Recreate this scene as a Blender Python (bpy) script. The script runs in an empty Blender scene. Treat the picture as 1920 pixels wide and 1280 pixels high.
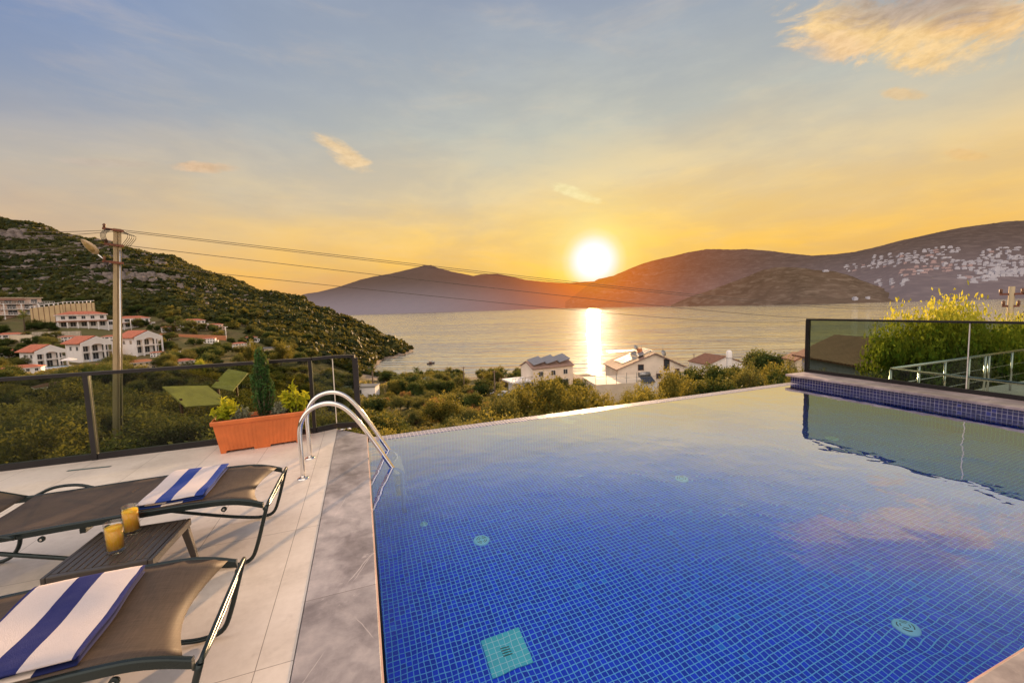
import bpy, bmesh, math, random
import numpy as np
from math import sin, cos, tan, pi, radians, sqrt, atan2, hypot, exp
from mathutils import Vector, Matrix

random.seed(7)
rng = np.random.default_rng(11)
S = bpy.context.scene
C = S.collection

# ------------------------------------------------------------------ camera geometry
FP, YH, ROLL, EYE = 770.0, 577.0, 0.032, 1.65
PIT = math.atan((640 - YH) / FP)
YAW = radians(-20.2)
CR, SR = cos(ROLL), sin(ROLL)
CY, SY = cos(YAW), sin(YAW)


def f2w(a, d):
    """lateral / forward metres -> world x, y"""
    return (a * CY - d * SY, a * SY + d * CY)


def ray(px, py):
    u, v = (px - 960) / FP, (640 - py) / FP
    u2, v2 = CR * u + SR * v, -SR * u + CR * v
    return (u2, cos(PIT) + v2 * sin(PIT), -sin(PIT) + v2 * cos(PIT))


def at(px, py, d):
    """point at forward distance d (metres) seen in direction px, py"""
    r = ray(px, py)
    t = d / r[1]
    x, y = f2w(r[0] * t, d)
    return Vector((x, y, EYE + r[2] * t))


def on(px, py, z):
    r = ray(px, py)
    t = (z - EYE) / r[2]
    x, y = f2w(r[0] * t, r[1] * t)
    return Vector((x, y, z))


# ------------------------------------------------------------------ object helpers
def tag(o, label=None, cat=None, group=None, kind=None):
    if label: o['label'] = label
    if cat: o['category'] = cat
    if group: o['group'] = group
    if kind: o['kind'] = kind
    return o


def thing(name, label, cat, loc=(0, 0, 0), rz=0, group=None, scale=None):
    o = bpy.data.objects.new(name, None)
    o.empty_display_size = 0.2
    C.objects.link(o)
    o.location = loc
    o.rotation_euler = (0, 0, rz)
    if scale: o.scale = scale
    return tag(o, label, cat, group)


class MB:
    """collects shapes into one mesh"""
    def __init__(self):
        self.v, self.f, self.sm = [], [], []

    def add(self, vs, fs, smooth=False):
        n = len(self.v)
        self.v += [tuple(p) for p in vs]
        self.f += [tuple(i + n for i in f) for f in fs]
        self.sm += [smooth] * len(fs)
        return self

    def box(self, x0, y0, z0, x1, y1, z1):
        vs = [(x0, y0, z0), (x1, y0, z0), (x1, y1, z0), (x0, y1, z0), (x0, y0, z1), (x1, y0, z1), (x1, y1, z1), (x0, y1, z1)]
        return self.add(vs, [(3, 2, 1, 0), (4, 5, 6, 7), (0, 1, 5, 4), (1, 2, 6, 5), (2, 3, 7, 6), (3, 0, 4, 7)])

    def obox(self, c, ax, ay, az):
        c, ax, ay, az = map(Vector, (c, ax, ay, az))
        vs = [c + sx * ax + sy * ay + sz * az for sz in (-1, 1) for sx, sy in ((-1, -1), (1, -1), (1, 1), (-1, 1))]
        return self.add(vs, [(3, 2, 1, 0), (4, 5, 6, 7), (0, 1, 5, 4), (1, 2, 6, 5), (2, 3, 7, 6), (3, 0, 4, 7)])

    def prism(self, poly, axis, a, b):
        """poly: 2D outline, extruded from a to b along axis ('x','y','z')"""
        def mk(p, t):
            return {'x': (t, p[0], p[1]), 'y': (p[0], t, p[1]), 'z': (p[0], p[1], t)}[axis]
        n = len(poly)
        vs = [mk(p, a) for p in poly] + [mk(p, b) for p in poly]
        fs = [tuple(range(n))[::-1], tuple(range(n, 2 * n))]
        fs += [(i, (i + 1) % n, (i + 1) % n + n, i + n) for i in range(n)]
        return self.add(vs, fs)

    def tube(self, pts, r, seg=10, cap=True, smooth=True):
        pts = [Vector(p) for p in pts]
        rs = r if isinstance(r, (list, tuple)) else [r] * len(pts)
        n = len(pts)
        t0 = (pts[1] - pts[0]).normalized()
        ref = Vector((0, 0, 1)) if abs(t0.z) < 0.9 else Vector((1, 0, 0))
        nrm = t0.cross(ref).normalized()
        vs = []
        for i, p in enumerate(pts):
            if i == 0: t = pts[1] - pts[0]
            elif i == n - 1: t = pts[-1] - pts[-2]
            else: t = (pts[i + 1] - pts[i]).normalized() + (pts[i] - pts[i - 1]).normalized()
            t.normalize()
            nrm = (nrm - t * nrm.dot(t)).normalized()
            bn = t.cross(nrm)
            for k in range(seg):
                a = 2 * pi * k / seg
                vs.append(p + (nrm * cos(a) + bn * sin(a)) * rs[i])
        fs = []
        for i in range(n - 1):
            for k in range(seg):
                k2 = (k + 1) % seg
                fs.append((i * seg + k, i * seg + k2, (i + 1) * seg + k2, (i + 1) * seg + k))
        self.add(vs, fs, smooth)
        if cap:
            m = len(self.v) - len(vs)
            self.f += [tuple(m + k for k in range(seg))[::-1], tuple(m + (n - 1) * seg + k for k in range(seg))]
            self.sm += [False, False]
        return self

    def lathe(self, prof, seg=24, c=(0, 0, 0), smooth=True):
        vs, fs = [], []
        for r, z in prof:
            for k in range(seg):
                a = 2 * pi * k / seg
                vs.append((c[0] + r * cos(a), c[1] + r * sin(a), c[2] + z))
        for i in range(len(prof) - 1):
            for k in range(seg):
                k2 = (k + 1) % seg
                fs.append((i * seg + k, i * seg + k2, (i + 1) * seg + k2, (i + 1) * seg + k))
        return self.add(vs, fs, smooth)

    def build(self, name, m, parent=None, loc=None, bevel=0):
        me = bpy.data.meshes.new(name)
        me.from_pydata([tuple(p) for p in self.v], [], self.f)
        me.polygons.foreach_set('use_smooth', self.sm)
        me.update()
        if m: me.materials.append(m)
        o = bpy.data.objects.new(name, me)
        C.objects.link(o)
        if parent: o.parent = parent
        if loc: o.location = loc
        if bevel:
            b = o.modifiers.new('bevel', 'BEVEL')
            b.width = bevel; b.segments = 2; b.limit_method = 'ANGLE'; b.angle_limit = radians(40)
        return o


def npmesh(name, verts, quads, m, parent=None, shade=None, smooth=False):
    me = bpy.data.meshes.new(name)
    nv, nq, k = len(verts), len(quads), quads.shape[1]
    me.vertices.add(nv)
    me.vertices.foreach_set('co', np.asarray(verts, dtype=np.float32).ravel())
    me.loops.add(nq * k)
    me.loops.foreach_set('vertex_index', np.asarray(quads, dtype=np.int32).ravel())
    me.polygons.add(nq)
    me.polygons.foreach_set('loop_start', np.arange(0, nq * k, k, dtype=np.int32))
    me.polygons.foreach_set('loop_total', np.full(nq, k, dtype=np.int32))
    if smooth: me.polygons.foreach_set('use_smooth', np.ones(nq, dtype=bool))
    me.update(calc_edges=True)
    if shade is not None:
        a = me.attributes.new('shade', 'FLOAT', 'FACE')
        a.data.foreach_set('value', np.asarray(shade, dtype=np.float32))
    me.materials.append(m)
    o = bpy.data.objects.new(name, me)
    C.objects.link(o)
    if parent: o.parent = parent
    return o


KIDS = {}
def copy_tree(o, parent=None):
    c = o.copy(); C.objects.link(c)
    if parent: c.parent = parent
    for ch in o.children: copy_tree(ch, c)
    return c


# ------------------------------------------------------------------ materials
def lin(r, g, b):
    f = lambda c: (c / 255 / 12.92) if c <= 10 else ((c / 255 + 0.055) / 1.055) ** 2.4
    return (f(r), f(g), f(b), 1)


class NT:
    def __init__(self, tree):
        self.t = tree; self.n = tree.nodes; self.l = tree.links

    def new(self, typ, **kw):
        n = self.n.new(typ)
        for k, v in kw.items():
            if k.startswith('i_'):
                n.inputs[k[2:].replace('_', ' ')].default_value = v
            else: setattr(n, k, v)
        return n

    def link(self, a, b): self.l.new(a, b)

    def math(self, op, a, b=None, c=None, clamp=False):
        n = self.n.new('ShaderNodeMath'); n.operation = op; n.use_clamp = clamp
        for i, v in enumerate((a, b, c)):
            if v is None: continue
            if isinstance(v, (int, float)): n.inputs[i].default_value = v
            else: self.l.new(v, n.inputs[i])
        return n.outputs[0]

    def vmath(self, op, a, b=None):
        n = self.n.new('ShaderNodeVectorMath'); n.operation = op
        for i, v in enumerate((a, b)):
            if v is None: continue
            if isinstance(v, (tuple, list, Vector)): n.inputs[i].default_value = tuple(v)[:3]
            else: self.l.new(v, n.inputs[i])
        return n.outputs['Value'] if op in ('DOT_PRODUCT', 'LENGTH', 'DISTANCE') else n.outputs[0]

    def mix(self, fac, a, b, blend='MIX'):
        n = self.n.new('ShaderNodeMix'); n.data_type = 'RGBA'; n.blend_type = blend
        for s, v in ((n.inputs[0], fac), (n.inputs[6], a), (n.inputs[7], b)):
            if isinstance(v, (int, float)): s.default_value = v
            elif isinstance(v, (tuple, list)): s.default_value = tuple(v) if len(v) == 4 else tuple(v) + (1,)
            else: self.l.new(v, s)
        return n.outputs[2]

    def noise(self, vec, scale, detail=4, rough=0.55, dist=0.0):
        n = self.n.new('ShaderNodeTexNoise')
        n.inputs['Scale'].default_value = scale; n.inputs['Detail'].default_value = detail
        n.inputs['Roughness'].default_value = rough; n.inputs['Distortion'].default_value = dist
        if vec is not None: self.l.new(vec, n.inputs['Vector'])
        return n.outputs['Fac']

    def ramp(self, fac, stops, interp='LINEAR'):
        n = self.n.new('ShaderNodeValToRGB'); r = n.color_ramp; r.interpolation = interp
        while len(r.elements) < len(stops): r.elements.new(0.5)
        for e, (p, c) in zip(r.elements, stops):
            e.position = p
            e.color = c if len(c) == 4 else tuple(c) + (1,)
        self.l.new(fac, n.inputs[0])
        return n.outputs[0]

    def step(self, v, lo, hi):
        n = self.n.new('ShaderNodeMapRange'); n.interpolation_type = 'SMOOTHSTEP'
        for i, x in ((1, lo), (2, hi)): n.inputs[i].default_value = x
        self.l.new(v, n.inputs[0])
        return n.outputs[0]

    def scale(self, vec, s):
        n = self.n.new('ShaderNodeMapping'); n.inputs['Scale'].default_value = s
        self.l.new(vec, n.inputs[0])
        return n.outputs[0]


def newmat(name):
    m = bpy.data.materials.new(name); m.use_nodes = True
    t = NT(m.node_tree)
    return m, t, t.n['Principled BSDF']


def mat(name, col, rough=0.6, metal=0.0, var=0.15, vscale=3.0, bump=0.0, bscale=40.0, spec=0.5, obj=True, stretch=(1, 1, 1)):
    """general painted / stone / metal surface with soft tonal variation and fine bump"""
    m, t, p = newmat(name)
    tc = t.new('ShaderNodeTexCoord')
    v = t.scale(tc.outputs['Object'], stretch)
    n1 = t.noise(v, vscale, 5)
    c = Vector(col[:3])
    dark = tuple(c * (1 - var)) + (1,); lite = tuple(c * (1 + var)) + (1,)
    t.link(t.ramp(n1, [(0.3, dark), (0.7, lite)]), p.inputs['Base Color'])
    rr = t.math('MULTIPLY_ADD', n1, 0.2, max(0.02, rough - 0.1))
    t.link(rr, p.inputs['Roughness'])
    p.inputs['Metallic'].default_value = metal
    p.inputs['Specular IOR Level'].default_value = spec
    if bump:
        b = t.new('ShaderNodeBump'); b.inputs['Strength'].default_value = bump; b.inputs['Distance'].default_value = 0.01
        t.link(t.noise(v, bscale, 3), b.inputs['Height']); t.link(b.outputs[0], p.inputs['Normal'])
    return m


SUN_PX = (1113, 489)
_r = Vector(ray(*SUN_PX))
_sx, _sy = f2w(_r[0], _r[1])
SUN = Vector((_sx, _sy, _r[2])).normalized()
SUN_EL = math.asin(SUN.z)

# ------------------------------------------------------------------ world: sunset sky
def build_world():
    w = bpy.data.worlds.new('World'); S.world = w; w.use_nodes = True
    t = NT(w.node_tree); t.n.clear()
    out = t.new('ShaderNodeOutputWorld'); bg = t.new('ShaderNodeBackground'); bg.inputs[1].default_value = 1.0
    t.link(bg.outputs[0], out.inputs[0])
    tc = t.new('ShaderNodeTexCoord')
    d = t.vmath('NORMALIZE', tc.outputs['Generated'])
    sp = t.new('ShaderNodeSeparateXYZ'); t.link(d, sp.inputs[0])
    el = t.math('ARCSINE', sp.outputs[2])
    el = t.math('MULTIPLY', el, 2 / pi)                       # 0..1 = 0..90 degrees
    # soft wavering of the bands, so that they are not perfectly level
    wv = t.noise(t.scale(d, (1.0, 1.0, 3.0)), 2.2, 5, 0.6)
    elw = t.math('ADD', el, t.math('MULTIPLY_ADD', wv, 0.10, -0.05))
    hs = Vector((SUN.x, SUN.y, 0)).normalized()
    hn = t.vmath('NORMALIZE', t.scale(d, (1, 1, 0)))
    ca = t.vmath('DOT_PRODUCT', hn, hs)                        # azimuth closeness to the sun
    side = t.vmath('DOT_PRODUCT', hn, Vector((hs.y, -hs.x, 0)))  # + to the right of the sun
    D = lambda deg: deg / 90.0
    near = t.ramp(elw, [(0, lin(252, 174, 70)), (D(5), lin(255, 199, 88)), (D(10), lin(255, 211, 122)), (D(15), lin(233, 210, 164)),
                        (D(22), lin(196, 196, 184)), (D(30), lin(170, 178, 186)), (D(40), lin(146, 158, 182)), (D(58), lin(100, 115, 150)), (D(90), lin(150, 158, 178))])
    far = t.ramp(elw, [(0, lin(244, 180, 108)), (D(5), lin(236, 184, 124)), (D(9), lin(212, 184, 154)), (D(14), lin(182, 177, 172)),
                       (D(20), lin(148, 160, 184)), (D(28), lin(112, 140, 190)), (D(45), lin(90, 120, 174)), (D(90), lin(150, 158, 178))])
    fr = t.ramp(elw, [(0, lin(244, 180, 98)), (D(6), lin(246, 188, 104)), (D(11), lin(226, 190, 134)), (D(17), lin(190, 180, 160)),
                      (D(26), lin(142, 156, 172)), (D(45), lin(104, 124, 160)), (D(90), lin(150, 158, 178))])
    fr = t.mix(0.4, fr, near)
    sd = t.step(side, -0.05, 0.3)
    faraz = t.mix(sd, far, fr)
    k = t.step(ca, 0.35, 1.0)
    col = t.mix(k, faraz, near)
    # unseen sky behind the viewer and overhead: brightened and warmed as added terrace fill
    back = t.step(ca, 0.2, -0.6)
    hi = t.step(el, D(58), D(80))
    col = t.mix(t.math('MAXIMUM', back, hi), col, (1.90, 1.62, 1.42, 1))
    # thin veils
    st = t.noise(t.scale(d, (1.5, 1.5, 6.0)), 3.0, 7, 0.62, 0.4)
    veil = t.step(st, 0.48, 0.78)
    col = t.mix(t.math('MULTIPLY', veil, 0.34), col, t.mix(0.45, col, lin(252, 222, 178)))
    shd = t.step(t.noise(t.scale(d, (1.2, 1.2, 4.0)), 2.3, 6, 0.6, 0.2), 0.62, 0.35)
    col = t.mix(t.math('MULTIPLY', shd, 0.20), col, lin(120, 135, 160))
    # clouds: (px, py, half width, half height, strength, tint)
    cn = t.noise(t.scale(d, (1, 1, 2.4)), 9.0, 9, 0.66, 0.9)
    cn2 = t.noise(t.scale(d, (1, 1, 2.2)), 40.0, 5, 0.65, 0.2)
    rag = t.math('ADD', t.math('MULTIPLY', cn, 0.90), t.math('MULTIPLY', cn2, 0.14))
    for px, py, hw, hh, rot, stg, tint in (
            (1680, 62, 210, 50, 0.10, 1.0, (255, 218, 160)), (1850, 34, 150, 36, 0.12, 0.9, (255, 212, 152)),
            (1560, 92, 70, 24, 0.1, 0.6, (250, 212, 168)), (1730, 10, 150, 34, -0.05, 0.8, (178, 164, 158)), (1690, 176, 36, 9, 0.1, 0.5, (248, 204, 140)),
            (1808, 290, 34, 10, 0.1, 0.35, (246, 196, 130)), (645, 292, 58, 18, 0.55, 0.8, (252, 218, 168)),
            (382, 314, 52, 9, 0.05, 0.75, (238, 200, 160)), (1078, 362, 56, 9, 0.35, 0.5, (255, 243, 190)),
            (200, 305, 70, 8, 0.05, 0.35, (210, 190, 175))):
        c = (at(px, py, 10) - Vector((0, 0, EYE))).normalized()
        a = (at(px + 10, py, 10) - at(px, py, 10)).normalized(); b = c.cross(a).normalized(); a = b.cross(c).normalized()
        a2 = a * cos(rot) + b * sin(rot); b2 = b * cos(rot) - a * sin(rot)
        u0, v0 = (px - 960) / FP, (640 - py) / FP
        sc = 1 / (FP * sqrt(1 + u0 * u0 + v0 * v0))
        u = t.math('DIVIDE', t.vmath('DOT_PRODUCT', d, a2), hw * sc * 0.8)
        v = t.math('DIVIDE', t.vmath('DOT_PRODUCT', d, b2), hh * sc * 0.9)
        r2 = t.math('ADD', t.math('MULTIPLY', u, u), t.math('MULTIPLY', v, v))
        fwd = t.math('GREATER_THAN', t.vmath('DOT_PRODUCT', d, c), 0.5)
        m = t.math('SUBTRACT', t.math('MULTIPLY_ADD', r2, -0.28, 0.52), t.math('MULTIPLY_ADD', rag, -1.9, 1.0))
        m = t.step(m, 0.0, 0.55)
        m = t.math('MULTIPLY', t.math('MULTIPLY', m, fwd), stg)
        cc = t.mix(t.step(cn2, 0.3, 0.7), lin(*[max(0, q - 22) for q in tint]), lin(*tint))
        col = t.mix(m, col, cc)
    # sun with its glow
    cs = t.vmath('DOT_PRODUCT', d, SUN)
    ang = t.math('MULTIPLY', t.math('ARCCOSINE', t.math('MINIMUM', cs, 0.9999999)), 180 / pi / 30.0)   # 1 = 30 degrees
    A = lambda deg: deg / 30.0
    glow = t.ramp(ang, [(0, (0.35, 0.60, 0.95)), (A(2.1), (0.25, 0.50, 0.85)), (A(3.5), (0.20, 0.30, 0.22)), (A(4.4), (0.16, 0.20, 0.05)), (A(6.5), (0.12, 0.11, 0.01)),
                        (A(11), (0.06, 0.045, 0.0)), (A(18), (0.015, 0.012, 0)), (1, (0, 0, 0))])
    col = t.mix(1.0, col, glow, 'ADD')
    disc = t.ramp(ang, [(0, (24, 18, 7)), (A(0.55), (20, 14, 5)), (A(0.85), (0.25, 0.2, .10)), (A(2.4), (0.0, 0.0, .0))])
    col = t.mix(1.0, col, disc, 'ADD')
    # below the horizon: dull ground tone
    col = t.mix(t.step(sp.outputs[2], -0.005, -0.03), col, (0.35, 0.26, 0.2, 1))
    t.link(col, bg.inputs[0])
    w.cycles.sampling_method = 'MANUAL'; w.cycles.sample_map_resolution = 1024


build_world()
sun = bpy.data.lights.new('sun', 'SUN'); sun.energy = 4.2; sun.angle = radians(1.2); sun.color = (1.0, 0.62, 0.32)
so = bpy.data.objects.new('sun', sun); C.objects.link(so)
sun.energy = 10.0
so.rotation_euler = Vector((-SUN)).to_track_quat('-Z', 'Y').to_euler()

cam = bpy.data.cameras.new('camera'); co = bpy.data.objects.new('camera', cam); C.objects.link(co); S.camera = co
cam.sensor_width = 36; cam.lens = FP / 1920 * 36; cam.clip_start = 0.05; cam.clip_end = 100000
Rv = Vector((*f2w(CR, -SR * sin(PIT)), -SR * cos(PIT)))
Uv = Vector((*f2w(SR, CR * sin(PIT)), CR * cos(PIT)))
Bv = -Vector((*f2w(0, cos(PIT)), -sin(PIT)))
M = Matrix((Rv, Uv, Bv)).transposed().to_4x4(); M.translation = (0, 0, EYE)
co.matrix_world = M

S.render.engine = 'CYCLES'
S.view_settings.view_transform = 'Standard'; S.view_settings.look = 'None'
S.view_settings.exposure = 0; S.view_settings.gamma = 1
S.cycles.use_denoising = True
S.cycles.max_bounces = 9; S.cycles.transparent_max_bounces = 16; S.cycles.transmission_bounces = 8
S.cycles.sample_clamp_indirect = 3.0
S.cycles.caustics_reflective = False; S.cycles.caustics_refractive = True

# ------------------------------------------------------------------ terrain
# columns of the land: image-x of the direction -> [(forward distance, height)]
COLS = [
    (-900, [(5, -3), (15, -3), (40, -2), (70, 2), (100, 8), (150, 20), (190, 32), (220, 45), (250, 60), (430, 150), (700, 140)]),
    (-300, [(5, -3), (15, -3.5), (40, -8), (70, -9), (100, -8), (130, -6), (190, 6), (220, 12), (250, 26), (440, 125), (700, 100)]),
    (0, [(5, -3), (15, -3.6), (40, -9), (70, -11), (100, -12), (130, -12), (190, -0.5), (220, 3), (250, 19), (430, 114), (700, 70)]),
    (100, [(5, -3), (15, -3.6), (40, -9), (70, -11), (100, -12), (130, -12), (190, -0.5), (220, 3), (250, 19), (430, 100), (700, 60)]),
    (220, [(5, -3), (15, -3.8), (40, -9.5), (70, -11.5), (100, -12.5), (140, -11.5), (190, -4), (220, 0), (250, 13), (425, 83), (700, 40)]),
    (340, [(5, -3), (15, -4), (40, -10), (70, -12), (100, -14), (150, -11), (190, -5), (220, 0), (250, 9), (420, 61), (700, 20)]),
    (450, [(5, -3), (15, -4.3), (40, -11), (70, -14), (100, -16), (150, -15.5), (190, -10), (220, -6), (250, 0), (405, 37), (650, -10)]),
    (570, [(5, -3), (15, -4.8), (40, -12), (70, -16), (100, -18.5), (150, -20), (190, -18.5), (220, -13), (250, -8), (380, 18), (520, -20)]),
    (660, [(5, -3), (15, -5.3), (40, -12.5), (70, -17), (100, -20), (150, -24), (190, -27), (225, -26), (260, -19), (350, -2.5), (450, -36)]),
    (720, [(5, -3), (15, -5.6), (40, -12.5), (70, -17.5), (100, -21), (150, -25.5), (195, -29.7), (225, -33), (275, -31), (335, -15.5), (420, -38)]),
    (758, [(5, -3), (15, -5.8), (40, -12.5), (70, -17.5), (100, -21), (150, -26), (190, -30), (230, -34), (290, -31.5), (325, -25), (400, -39)]),
    (785, [(5, -3), (15, -6), (40, -12.5), (70, -17.5), (100, -21), (150, -26), (187, -30), (230, -34), (290, -34), (325, -33), (400, -39)]),
    (960, [(5, -3), (15, -6), (40, -12), (70, -17), (100, -20.5), (150, -26), (185, -30), (230, -34), (290, -38), (330, -40), (400, -42)]),
    (1200, [(5, -3), (15, -6), (40, -12), (70, -17), (100, -20.5), (140, -25.5), (175, -30), (230, -34), (290, -38), (330, -40), (400, -42)]),
    (1400, [(5, -3), (15, -5.5), (40, -11), (70, -15.5), (100, -20), (140, -25.5), (170, -30), (230, -34), (290, -38), (330, -40), (400, -42)]),
    (1560, [(5, -3), (15, -5), (40, -10), (70, -14.5), (100, -19), (140, -25), (170, -30), (230, -34), (290, -38), (330, -40), (400, -42)]),
    (1900, [(5, -2.5), (15, -4), (40, -8.5), (70, -13), (100, -18), (140, -25), (170, -30), (230, -34), (290, -38), (330, -40), (400, -42)]),
    (3000, [(5, -2.5), (15, -3), (40, -5), (70, -8), (100, -12), (140, -18), (170, -24), (230, -31), (290, -38), (330, -40), (400, -42)]),
]
_ct = np.array([atan2((c[0] - 960) / FP, 1) for c in COLS])
_cr, _cz = [], []
for (cx, pr), ph in zip(COLS, _ct):
    _cr.append(np.array([p[0] for p in pr]) / cos(ph)); _cz.append(np.array([p[1] for p in pr]))


def _hash_noise(x, y, s, seed):
    """cheap smooth value noise, vectorised"""
    x = x / s + seed * 17.3; y = y / s - seed * 9.1
    xi, yi = np.floor(x), np.floor(y); fx, fy = x - xi, y - yi
    fx, fy = fx * fx * (3 - 2 * fx), fy * fy * (3 - 2 * fy)
    def h(a, b):
        v = np.sin(a * 127.1 + b * 311.7 + seed * 74.7) * 43758.5453
        return v - np.floor(v)
    return (h(xi, yi) * (1 - fx) + h(xi + 1, yi) * fx) * (1 - fy) + (h(xi, yi + 1) * (1 - fx) + h(xi + 1, yi + 1) * fx) * fy


def ground(x, y):
    x = np.atleast_1d(np.asarray(x, float)); y = np.atleast_1d(np.asarray(y, float))
    a = x * CY + y * SY; d = -x * SY + y * CY
    ph = np.arctan2(a, d); r = np.hypot(a, d)
    z = np.zeros_like(r)
    phc = np.clip(ph, _ct[0], _ct[-1])
    idx = np.clip(np.searchsorted(_ct, phc, side='right') - 1, 0, len(_ct) - 2)
    for i in range(len(_ct) - 1):
        m = idx == i
        if not m.any(): continue
        w = (phc[m] - _ct[i]) / (_ct[i + 1] - _ct[i])
        z[m] = np.interp(r[m], _cr[i], _cz[i]) * (1 - w) + np.interp(r[m], _cr[i + 1], _cz[i + 1]) * w
    # behind the viewer: the hillside rises gently
    back = np.clip((np.abs(ph) - 1.25) / 0.8, 0, 1)
    z = z * (1 - back) + back * (-3 + 0.12 * np.minimum(r, 400))
    amp = np.clip((r - 25) / 150, 0, 1)
    z = z + amp * (2.6 * (_hash_noise(x, y, 46, 1) - .5) + 1.6 * (_hash_noise(x, y, 17, 2) - .5) + 0.8 * (_hash_noise(x, y, 6, 3) - .5))
    z = z + 0.25 * (_hash_noise(x, y, 4, 4) - .5) * np.clip(r / 10, 0, 1)
    hillm = np.clip((z - 4) / 30, 0, 1) * np.clip((r - 200) / 100, 0, 1)
    z = z + hillm * (7 * (_hash_noise(x, y, 60, 5) - .5) + 4 * np.abs(_hash_noise(x, y, 25, 6) - .5))
    return z


def gz(x, y): return float(ground(x, y)[0])


def gpt(px, d, dz=0.0):
    """point on the ground in the direction of image column px, forward distance d"""
    # pixel column at horizon height
    yy = YH - ROLL * (px - 960)
    p = at(px, yy, d)
    return Vector((p.x, p.y, gz(p.x, p.y) + dz))


def build_terrain():
    ph = np.concatenate([np.linspace(-pi, -1.25, 30)[:-1], np.linspace(-1.25, 1.1, 420), np.linspace(1.1, pi, 36)[1:]])
    r = np.concatenate([[0.5], np.geomspace(3, 720, 210), [900]])
    PH, R = np.meshgrid(ph, r)
    a, d = R * np.sin(PH), R * np.cos(PH)
    x, y = a * CY - d * SY, a * SY + d * CY
    z = ground(x.ravel(), y.ravel())
    # never poke through the terrace slab
    under = (x.ravel() > -9) & (x.ravel() < 16) & (y.ravel() < 6.6) & (y.ravel() > -9)
    z = np.where(under, np.minimum(z, -3.0), z)
    V = np.stack([x.ravel(), y.ravel(), z], 1)
    nr, nc = R.shape
    i, j = np.meshgrid(np.arange(nr - 1), np.arange(nc - 1), indexing='ij')
    q = (i * nc + j).ravel()
    Q = np.stack([q, q + 1, q + nc + 1, q + nc], 1)[:, ::-1]
    m, t, p = newmat('hillside_soil')
    g = t.new('ShaderNodeNewGeometry'); pos = g.outputs['Position']
    n1 = t.noise(pos, 0.035, 6, 0.6); n2 = t.noise(pos, 0.25, 6, 0.65, 0.5); n3 = t.noise(pos, 1.4, 4, 0.6)
    base = t.ramp(n2, [(0.3, (0.06, 0.055, 0.025, 1)), (0.5, (0.14, 0.10, 0.05, 1)), (0.7, (0.25, 0.165, 0.085, 1))])
    dry = t.ramp(n3, [(0.3, (0.07, 0.08, 0.025, 1)), (0.7, (0.24, 0.18, 0.08, 1))])
    col = t.mix(t.step(n1, 0.4, 0.6), base, dry); col = t.mix(t.math('MULTIPLY', t.step(n3, 0.35, 0.6), 0.55), col, (0.06, 0.07, 0.022, 1))
    vo = t.new('ShaderNodeTexVoronoi'); vo.inputs['Scale'].default_value = 0.22; t.link(t.scale(pos, (1, 1, 1.4)), vo.inputs[0])
    rock = t.mix(t.step(vo.outputs['Distance'], 0.0, 0.8), (0.24, 0.195, 0.17, 1), (0.09, 0.07, 0.06, 1))
    sp = t.new('ShaderNodeSeparateXYZ'); t.link(pos, sp.inputs[0])
    high = t.step(sp.outputs[2], 8, 40)
    rk = t.math('MULTIPLY', t.step(t.noise(pos, 0.022, 5, 0.62), 0.42, 0.55), high)
    shore = t.math('MULTIPLY', t.step(sp.outputs[2], -25.5, -28.5), 1.0)
    col = t.mix(rk, col, rock)
    col = t.mix(shore, col, t.mix(n3, (0.12, 0.095, 0.075, 1), (0.30, 0.24, 0.19, 1)))
    t.link(col, p.inputs['Base Color']); p.inputs['Roughness'].default_value = 0.95
    p.inputs['Specular IOR Level'].default_value = 0.1
    b = t.new('ShaderNodeBump'); b.inputs['Strength'].default_value = 0.8; b.inputs['Distance'].default_value = 1.2
    t.link(t.math('ADD', n2, t.math('MULTIPLY', vo.outputs['Distance'], 0.7)), b.inputs['Height']); t.link(b.outputs[0], p.inputs['Normal'])
    o = npmesh('ground', V, Q, m, smooth=True)
    tag(o, kind='structure')


build_terrain()

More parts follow.
